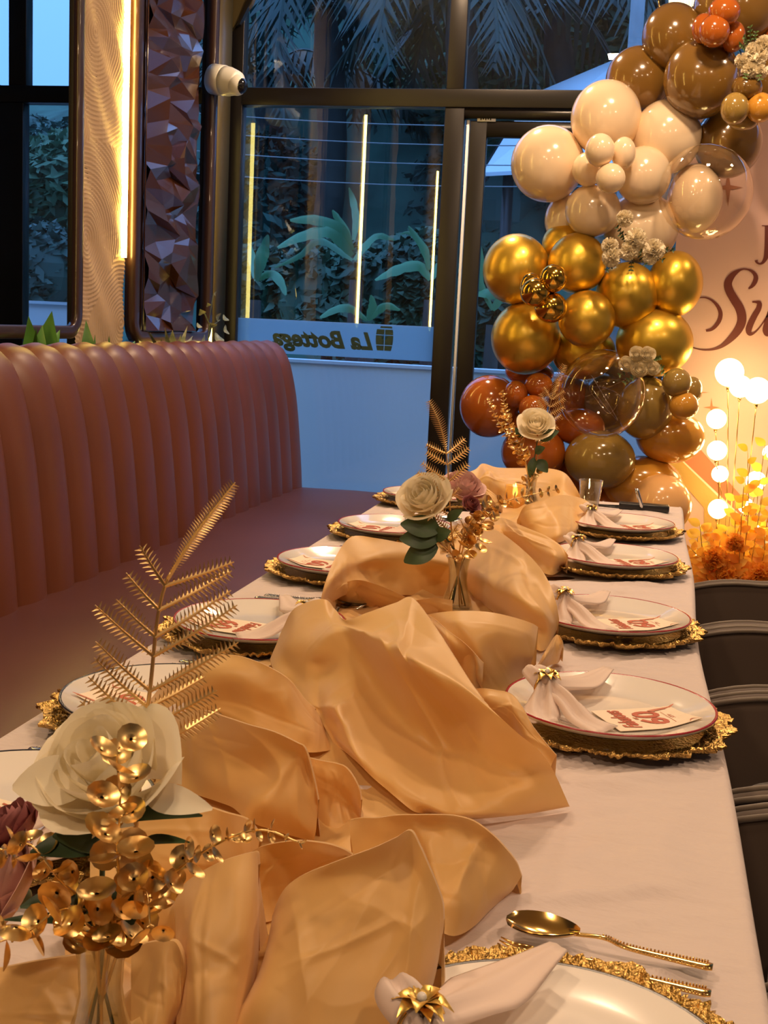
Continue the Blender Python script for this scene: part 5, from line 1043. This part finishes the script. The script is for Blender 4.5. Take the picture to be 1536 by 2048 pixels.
BL = [
 # top mocha group
 (1345,75,56,60,B,'balloon_mocha','big mocha balloon at the top left of the garland'),
 (1277,162,61,62,B+.06,'balloon_mocha','big mocha balloon below and left of the topmost one'),
 (1402,159,69,72,B-.10,'balloon_mocha','largest mocha balloon, in front, top of the garland'),
 (1470,18,76,72,B+.04,'balloon_mocha','dark mocha balloon cut by the top edge'),
 (1455,287,62,64,B+.04,'balloon_mocha','mocha balloon above the clear balloon'),
 (1545,170,36,55,B+.06,'balloon_mocha','mocha balloon cut by the right edge behind the white flowers'),
 (1538,60,22,60,B+.08,'balloon_rust','sliver of a rust balloon at the top right edge'),
 (1448,24,29,26,B-.26,'balloon_rust','small rust balloon at the very top of its cluster of four'),
 (1428,63,28,29,B-.27,'balloon_rust','small rust balloon in front in the top cluster of four'),
 (1407,58,22,27,B-.20,'balloon_rust','small rust balloon on the left of the top cluster of four'),
 (1466,74,22,28,B-.20,'balloon_rust','small rust balloon on the right of the top cluster of four'),
 (1493,176,28,23,B-.24,'balloon_mocha','small brown balloon just under the upper white flowers'),
 (1469,218,26,29,B-.28,'balloon_olive','small tan-brown balloon in the cluster under the upper white flowers'),
 (1520,216,26,27,B-.24,'balloon_mustard','small mustard balloon near the right edge under the white flowers'),
 (1485,244,26,16,B-.20,'balloon_olive','small tan balloon at the bottom of the upper right cluster'),
 # cream group
 (1212,238,66,70,B-.06,'balloon_cream','big cream balloon at the top of the cream group'),
 (1096,329,70,72,B-.04,'balloon_cream','big round cream balloon farthest left'),
 (1333,275,64,68,B-.02,'balloon_cream','big cream balloon right of the top cream one, with a small dark dimple'),
 (1286,352,52,54,B-.10,'balloon_cream','medium cream balloon right of the tiny cream cluster'),
 (1186,422,53,50,B-.10,'balloon_cream','medium cream balloon below the tiny cream cluster'),
 (1176,339,30,32,B-.16,'balloon_cream','small cream balloon on the left of the tiny cream cluster'),
 (1200,301,28,31,B-.30,'balloon_cream','tiny cream balloon at the upper left of its cluster'),
 (1247,307,23,30,B-.24,'balloon_cream','tiny cream balloon at the upper right of its cluster'),
 (1221,357,28,28,B-.30,'balloon_cream','tiny cream balloon at the bottom of its cluster'),
 (1281,458,70,68,B+.02,'balloon_cream','big cream balloon behind the middle white flowers'),
 (1134,440,42,50,B+.06,'balloon_cream','cream balloon half hidden above the gold ones at the left'),
 (1389,398,51,64,B+.02,'balloon_cream','cream balloon sitting inside the upper clear balloon'),
 # gold chrome
 (1034,539,65,68,B-.06,'balloon_gold','big chrome gold balloon at the upper left of the gold group'),
 (1155,527,56,58,B-.10,'balloon_gold','chrome gold balloon between the tiny gold cluster and the white flowers'),
 (1135,488,48,42,B+.03,'balloon_gold','chrome gold balloon peeking out above the gold group'),
 (1254,591,60,63,B-.05,'balloon_gold','chrome gold balloon below the middle white flowers'),
 (1349,568,52,62,B-.02,'balloon_gold','chrome gold balloon farthest right beside the lettering'),
 (1053,676,68,71,B-.05,'balloon_gold','big chrome gold balloon at the lower left of the gold group'),
 (1174,638,55,55,B-.14,'balloon_gold','chrome gold balloon in the centre of the gold group'),
 (1308,684,73,66,B-.02,'balloon_gold','chrome gold balloon behind the lower white roses'),
 (1168,705,62,52,B+.03,'balloon_gold','chrome gold balloon tucked behind the lower clear balloon'),
 (1071,585,29,28,B-.30,'balloon_gold_small','small shiny gold balloon at the lower left of its cluster'),
 (1107,557,27,27,B-.29,'balloon_gold_small','small shiny gold balloon at the upper right of its cluster'),
 (1102,615,32,30,B-.26,'balloon_gold_small','small shiny gold balloon at the bottom of its cluster'),
 (1062,572,22,26,B-.24,'balloon_gold_small','small shiny gold balloon hidden behind the lower left one of its cluster'),
 # rust, olive, mustard
 (981,812,60,62,B-.04,'balloon_rust','big rust balloon at the lower left of the garland'),
 (1032,788,24,27,B-.14,'balloon_rust','small rust balloon next to the big rust one'),
 (1078,771,28,25,B-.12,'balloon_rust','small rust balloon behind the far fern'),
 (1066,816,28,26,B-.18,'balloon_rust','small rust balloon above the far rose'),
 (1045,850,24,26,B-.06,'balloon_rust','small rust balloon hidden behind the far eucalyptus'),
 (1068,905,64,56,B-.02,'balloon_rust','big rust balloon behind the far rose stems'),
 (1158,852,52,38,B+.02,'balloon_rust','rust balloon showing under the lower clear balloon'),
 (1060,745,48,26,B+.10,'balloon_rust','dark rust balloon wedged under the lower left gold one'),
 (1200,918,69,58,B-.04,'balloon_olive','big olive balloon at the bottom centre of the garland'),
 (1290,815,54,62,B-.01,'balloon_olive','big olive balloon right of the lower clear balloon'),
 (1339,872,66,52,B+.05,'balloon_mustard','big mustard balloon at the lower right'),
 (1353,765,28,28,B-.14,'balloon_olive','small tan balloon at the top of the lower right cluster'),
 (1367,811,28,27,B-.14,'balloon_mustard','small mustard balloon at the bottom of the lower right cluster'),
 (1383,780,20,26,B-.04,'balloon_olive','small tan balloon at the back of the lower right cluster'),
 (1285,968,78,56,B+.06,'balloon_mustard','wide orange-brown balloon behind the table end'),
 (1320,1008,60,60,B-.05,'balloon_peach','peach balloon at the far right corner of the table'),
 (1218,805,58,62,B+.14,'balloon_mocha','brown balloon seen through the lower clear bubble balloon'),
 (1140,800,46,52,B+.14,'balloon_rust','rust balloon seen through the left of the lower clear bubble balloon'),
 (1250,745,46,40,B+.16,'balloon_olive','tan balloon seen through the top of the lower clear bubble balloon'),
 (1120,960,60,50,B+.12,'balloon_rust','rust balloon low behind the tan runner'),
 (1200,1010,60,50,B+.12,'balloon_rust','rust balloon low behind the drinking glass'),
]
for (u, v, a, b, Y, mt, l) in BL:
    dx = (u-1220)/300
    balloon(u, v, a, b, Y, mt, l, tw=(-dx*.8*(1 if v > 400 else .5), 1.0, (v-600)/900))
for (u, v, a, b, Y, l) in ((1411,384,86,88,B-.16,'clear stuffed bubble balloon at the upper right holding a cream balloon'), (1204,787,83,86,B-.24,'large clear bubble balloon in the lower garland with fairy wire inside')):
    t = balloon(u, v, a, b, Y, 'clear_balloon', l, name='bubble_balloon')
    rr = random.Random(int(u)); c = aty(u, v, Y); r = a*Y/FPX
    m = MB(); P = [c+Vector((rr.gauss(0, 1), rr.gauss(0, 1), rr.gauss(0, 1))).normalized()*r*rr.uniform(.5, .93) for _ in range(9)]
    if u < 1300: m.tube(cr1(P, 60), .0009, 4); obj('fairy_wire', m, 'silver', t)
# ------------------------------------------------------------------ white flower clusters on the garland
def carnation(c, r, lbl, grp, mt='rose_white', seed=0):
    rr = random.Random(seed); t = thing('white_blossom', c, lbl, 'flower', grp); m = MB()
    for k in range(95):
        d = Vector((rr.gauss(0, 1), rr.gauss(0, 1)-.6, rr.gauss(0, 1))).normalized(); s = d.orthogonal().normalized(); s = Matrix.Rotation(rr.uniform(0, 6), 3, d) @ s; u2 = d.cross(s)
        b = Vector(c)+d*r*.35; w_ = r*.26; rows = []
        for i in range(4):
            v_ = i/3; rows.append([b+d*r*.62*v_+s*w_*x*(.4+.7*v_)+u2*(r*.12*v_*v_+r*.09*math.sin(x*9+k)*v_) for x in (-1, -.5, 0, .5, 1)])
        m.grid(rows)
    obj('ruffled_petals', m, mt, t); m = MB(); m.sphere(c, r*.5, 10, 8); obj('flower_core', m, mt, t)
def sprig(c, tips, lbl, mt='leaf_light'):
    t = thing('greenery_sprig', c, lbl, 'foliage')
    for tp in tips:
        m = MB(); P = cr1([c, Vector(c).lerp(tp, .5)+Vector((0, -.01, .005)), tp], 8); m.tube(P, .0012, 4)
        for i in range(1, 8):
            for s in (-1, 1):
                tt = (P[i]-P[i-1]).normalized(); sd = tt.cross(Vector((0, 1, 0))).normalized(); gleaf(m, P[i], P[i]+sd*s*.010+tt*.010, .0035, Vector((0, -1, .2)), 4)
        obj('twig', m, mt, t)
grp = []
F1 = [(1250,437,17),(1271,478,22),(1220,492,17),(1224,515,20),(1258,502,19),(1308,500,22),(1300,515,15)]
F2 = [(1515,112,22),(1485,122,15),(1500,140,18),(1520,142,16),(1528,90,18),(1505,100,14)]
F3 = [(1253,729,15),(1274,708,14),(1296,709,14),(1279,738,16),(1305,737,14)]
pos = ['topmost', 'upper right', 'left', 'lower left', 'middle', 'far right', 'lower right']
for k, (u, v, r) in enumerate(F1): carnation(aty(u, v, 4.42), r*4.42/FPX, 'ruffled white carnation, %s of the cluster between cream and gold balloons' % pos[k], 'white carnations between cream and gold balloons', seed=k)
pos = ['centre', 'leftmost', 'lower left', 'lower right', 'topmost', 'upper left']
for k, (u, v, r) in enumerate(F2): carnation(aty(u, v, 4.45), r*4.45/FPX, 'ruffled white carnation, %s of the cluster at the upper right edge' % pos[k], 'white carnations by the mocha balloons', seed=20+k)
pos = ['leftmost', 'upper left', 'upper right', 'lower middle', 'lower right']
for k, (u, v, r) in enumerate(F3): rose(aty(u, v, 4.42), r*4.42/FPX*1.05, (.1, -1, .25), 'small white rose, %s of the cluster on the lower clear balloon' % pos[k], 'rose_white', 40+k, .25)['group'] = 'white roses on the lower clear balloon'
sprig(aty(1265, 500, 4.60), [aty(u, v, 4.40) for u, v in ((1235, 455), (1325, 520), (1290, 528), (1215, 540), (1345, 500), (1240, 470), (1262, 540))], 'dark green sprigs between the middle white carnations', 'leaf_green')
sprig(aty(1500, 120, 4.62), [aty(u, v, 4.40) for u, v in ((1500, 55), (1488, 75), (1512, 65), (1480, 90), (1520, 158), (1490, 155))], 'light green sprigs above the upper white carnations')
sprig(aty(1295, 728, 4.60), [aty(u, v, 4.40) for u, v in ((1325, 735), (1320, 715), (1250, 765), (1330, 748), (1265, 758), (1240, 750))], 'fine yellow-green sprigs around the lower white roses')
# ------------------------------------------------------------------ backdrop panel
YD = 5.12
x0 = aty(1346, 560, YD).x
bd = thing('backdrop_panel', (x0+1.0, YD, .02), 'tall pink printed party backdrop with dark red script lettering', 'backdrop')
m = MB(); m.box((x0, YD, .02), (x0+2.0, YD+.03, 2.3)); obj('panel', m, 'backdrop', bd, smooth=False)
def BP(u, v, d=.003): return aty(u, v, YD-d)
def stroke(name, pts, k, ox, oy, mt='backdrop_ink', d=.003, n=60):
    P = [Vector((ox+x/k, oy+y/k, 0)) for x, y, w_ in pts]; Wd = [w_/k for x, y, w_ in pts]
    Q = cr1([Vector((p.x, p.y, w_)) for p, w_ in zip(P, Wd)], n); rows = []
    for i, q in enumerate(Q):
        a = Q[max(0, i-1)]; b = Q[min(n-1, i+1)]; t = Vector((b.x-a.x, b.y-a.y)); t.normalize(); nn = Vector((-t.y, t.x)); h = max(.8, q.z/2)
        rows.append([BP(q.x+nn.x*h, q.y+nn.y*h, d), BP(q.x-nn.x*h, q.y-nn.y*h, d)])
    m = MB(); m.grid(rows); return obj(name, m, mt, bd, smooth=False)
k, ox, oy = 6.025, 1336, 420
stroke('letter_s', [(970,948,18),(1015,915,42),(1050,860,56),(1058,800,52),(1020,745,36),(950,714,20),(880,718,24),(800,765,60),(745,830,85),(722,900,98),(745,985,102),(800,1080,106),(860,1180,110),(888,1280,112),(880,1370,110),(830,1465,98),(745,1560,76),(645,1640,46),(540,1678,28),(430,1685,20),(340,1670,15),(262,1642,15)], k, ox, oy, n=110)
stroke('letter_swash', [(348,1067,12),(400,1055,14),(460,1058,18),(530,1090,26),(595,1155,40),(632,1235,50),(622,1320,52),(575,1395,46),(520,1440,38),(458,1455,26)], k, ox, oy, n=60)
stroke('letter_u', [(1015,1108,18),(1060,1108,28),(1100,1125,58),(1090,1190,66),(1045,1270,72),(1000,1360,76),(972,1440,76),(985,1490,54),(1030,1485,26),(1090,1430,18),(1150,1350,18),(1205,1260,26),(1240,1180,50),(1225,1260,70),(1190,1380,74),(1175,1450,72),(1195,1500,50),(1250,1480,24),(1330,1380,18)], k, ox, oy, n=110)
stroke('letter_j', [(1130,188,10),(1180,190,12),(1300,190,12)], k, ox, oy, n=8)
stroke('letter_j', [(1208,192,84),(1205,350,80),(1198,480,74),(1180,570,56),(1145,630,34),(1105,648,22),(1070,630,26),(1062,605,40)], k, ox, oy, n=50)
def star(u, v, a, b, mt='print_copper'):
    m = MB(); pts = []
    for q in range(8):
        r = (a if q % 4 == 0 else b) if q % 2 == 0 else a*.17; an = PI/4*q; pts.append(BP(u+r*math.sin(an)*(1 if q % 2 else 1), v-r*math.cos(an)))
    m.v = [tuple(BP(u, v))]+[tuple(p) for p in pts]; m.f = [(0, 1+q, 1+(q+1) % 8) for q in range(8)]; obj('printed_star', m, mt, bd, smooth=False)
star(1456, 375, 40, 30); star(1423, 815, 20, 17, 'print_coral'); star(1403, 785, 10, 16, 'print_coral')
def poly(name, pts, mt, d): m = MB(); m.v = [tuple(BP(u, v, d)) for u, v in pts]; m.f = [tuple(range(len(pts)))]; obj(name, m, mt, bd, smooth=False)
poly('printed_band', [(1360, 920), (1396, 893), (1620, 1150), (1620, 1215)], 'print_coral', .002)
poly('printed_band', [(1325, 920), (1362, 918), (1560, 1110), (1560, 1190)], 'print_gold', .003)
poly('printed_edge', [(1355, 914), (1363, 918), (1560, 1105), (1560, 1115)], 'print_white', .004)
poly('printed_band', [(1408, 985), (1408, 1150), (1560, 1150), (1560, 1120)], 'print_gold', .0025)
m = MB(); m.box((x0-.03, YD+.0, 0), (x0-.012, YD+.03, 2.3)); obj('stand_pole', m, 'black_metal', bd, smooth=False)
# ------------------------------------------------------------------ glowing ball lights on stems and dried gold flowers
YG = 4.86
base = aty(1440, 1180, YG)
BALLS = [(1459,745,27,1447,1150,'largest glowing ball light, topmost at the left'),(1481,773,21,1449,1150,'glowing ball light half hidden between the two top ones'),(1515,781,25,1470,1160,'glowing ball light at the upper right'),
 (1433,838,19,1436,1030,'small glowing ball light under the printed star'),(1434,901,19,1437,1010,'second small glowing ball light down the left column'),(1440,948,16,1441,1020,'dimmer glowing ball light behind the left column'),
 (1512,962,19,1465,1170,'glowing ball light among gold leaves on the right'),(1436,1018,19,1440,1180,'lowest glowing ball light in the left column'),(1540,905,14,1480,1180,'glowing ball light cut by the right edge'),(1492,1012,15,1470,1180,'glowing ball light buried in the gold leaves'),(1512,1060,12,1480,1180,'small glow ball added to light the low gold leaves at the right'),(1455,1095,9,1450,1180,'small glow ball added to light the low gold leaves at the left'),(1485,1140,10,1475,1190,'small glow ball added to light the foot of the gold leaves'),(1400,1110,8,1430,1180,'tiny glow ball added to light the leftmost gold leaves')]  # the last four small globes are added to brighten the gold leaves
for k, (u, v, r, fu, fv, l) in enumerate(BALLS):
    Y = YG+(.04 if k in (1, 5, 9) else 0)-.02*(k % 3); c = aty(u, v, Y); R_ = r*Y/FPX; f = aty(fu, fv, Y)
    t = thing('globe_light', (f.x, f.y, .30), l, 'lamp'); m = MB(); m.sphere(c, R_, 20, 14); obj('globe', m, 'ball_glow', t)
    m = MB(); m.tube([c-Vector((0, 0, R_*.95)), c-Vector((0, 0, R_*1.3))], [.008, .005], 8); obj('socket', m, 'brass', t)
    m = MB(); m.tube(cr1([c-Vector((0, 0, R_*1.3)), c.lerp(f, .5)+Vector((.004, 0, 0)), f, Vector((f.x, f.y, .31))], 12), .0022, 6); obj('stem', m, 'brass', t)
pl = thing('flower_stand', (base.x+.1, YG, 0), 'low white plinth carrying the gold flowers beside the backdrop', 'stand')
m = MB(); m.box((base.x-.16, YG-.14, 0), (base.x+.40, YG+.16, .28)); obj('plinth', m, 'wall_paint', pl, bevel=.006)
m = MB(); m.box((base.x-.15, YG-.13, .28), (base.x+.39, YG+.15, .32)); obj('floral_foam', m, 'leaf_yellow_dry', pl, smooth=False)
rr = random.Random(77)
ORD = 'first second third fourth fifth sixth seventh eighth ninth tenth eleventh twelfth thirteenth fourteenth fifteenth sixteenth seventeenth eighteenth nineteenth twentieth twenty-first twenty-second twenty-third twenty-fourth twenty-fifth twenty-sixth twenty-seventh twenty-eighth twenty-ninth thirtieth thirty-first thirty-second thirty-third'.split()
spots = [(1395,1075,1405,1150),(1380,1095,1420,1170),(1375,1125,1430,1180),(1400,1050,1435,1150),(1405,1130,1440,1190),(1440,1080,1455,1180),(1470,1000,1470,1160),(1455,1060,1462,1180),(1500,1030,1480,1180),(1525,990,1495,1180),(1530,1070,1500,1190),(1495,900,1480,1150),(1530,890,1500,1150),(1488,965,1478,1160),(1480,1120,1470,1200),(1515,1110,1490,1200),(1460,1130,1462,1200),(1420,1110,1440,1190),(1500,1085,1485,1200),(1536,1030,1510,1190),(1378,1150,1430,1210),(1398,1118,1440,1210),(1425,1060,1450,1200),(1448,1120,1460,1210),(1468,1098,1475,1210),(1490,1150,1480,1220),(1510,1140,1490,1220),(1532,1120,1500,1220),(1412,1150,1450,1220),(1436,1145,1455,1220),(1520,1050,1490,1210),(1478,1050,1475,1210)]
for k, (u, v, fu, fv) in enumerate(spots):
    Y = YG-.12+rr.uniform(-.03, .08); f = aty(fu, fv, Y); f.z = .31; tp = aty(u, v, Y); mt = 'leaf_gold_dry' if k % 3 else 'leaf_yellow_dry'
    side = 'left' if u < 1430 else ('middle' if u < 1490 else 'right')
    t = thing('dried_leaf_branch', f, 'dried branch with %s oval leaves, %s from the left in the glowing flower stand' % ('orange' if k % 3 else 'yellow', ORD[[s_[0]*10000+s_[1] for s_ in sorted(spots)].index(u*10000+v)]), 'branch', 'dried leaf branches in the glowing arrangement')
    P = cr1([f, f.lerp(tp, .5)+Vector((rr.uniform(-.02, .02), 0, .02)), tp], 12); m = MB(); m.tube(P, .0016, 5); obj('stem', m, 'brass', t)
    for i in range(3, 12):
        tt = (P[i]-P[i-1]).normalized(); sd = tt.cross(Vector((0, 1, 0))).normalized(); s = 1 if i % 2 else -1
        m = MB(); L_ = rr.uniform(.038, .055); gleaf(m, P[i], P[i]+sd*s*L_*.8+tt*L_*.5+Vector((0, rr.uniform(-.02, .02), 0)), L_*.34, Vector((rr.uniform(-.4, .4), -1, rr.uniform(-.2, .6))), 6, .15); obj('leaf', m, mt, t)
for k, (u, v, r) in enumerate(((1430,1118,26),(1452,1148,22),(1470,1085,18),(1525,1145,22),(1500,1158,18))):
    t0 = ['largest, at the left', 'lower left', 'centre', 'right', 'lowest'][k]
    carnation(aty(u, v, YG-.16), r*4.7/FPX, 'orange-gold dried blossom, %s, at the foot of the globe lights' % t0, 'gold blossoms below the globe lights', 'leaf_gold_dry', seed=60+k)
# chandelier just peeking in at the top
c = aty(1352, 2, 5.35); t = thing('crystal_chandelier', (c.x, c.y, c.z), 'lit crystal pendant lamp peeking in at the top edge', 'lamp')
m = MB(); m.tube([aty(1318, -6, 5.35), aty(1318, 13, 5.35), aty(1332, 15, 5.35)], .004, 6); obj('bracket', m, 'gold', t)
for k in range(9):
    p = aty(1342+k*6, -20, 5.35+.02*(k % 3)); m = MB(); m.tube([p, p-Vector((0, 0, .062+.008*(k % 2)))], [.007, .006], 6); obj('crystal_rod', m, 'crystal', t)
m = MB(); m.tube([aty(1366, -20, 5.37), Vector((aty(1366, -20, 5.37).x, 5.37, 3.2))], .006, 6); obj('rod', m, 'gold', t)
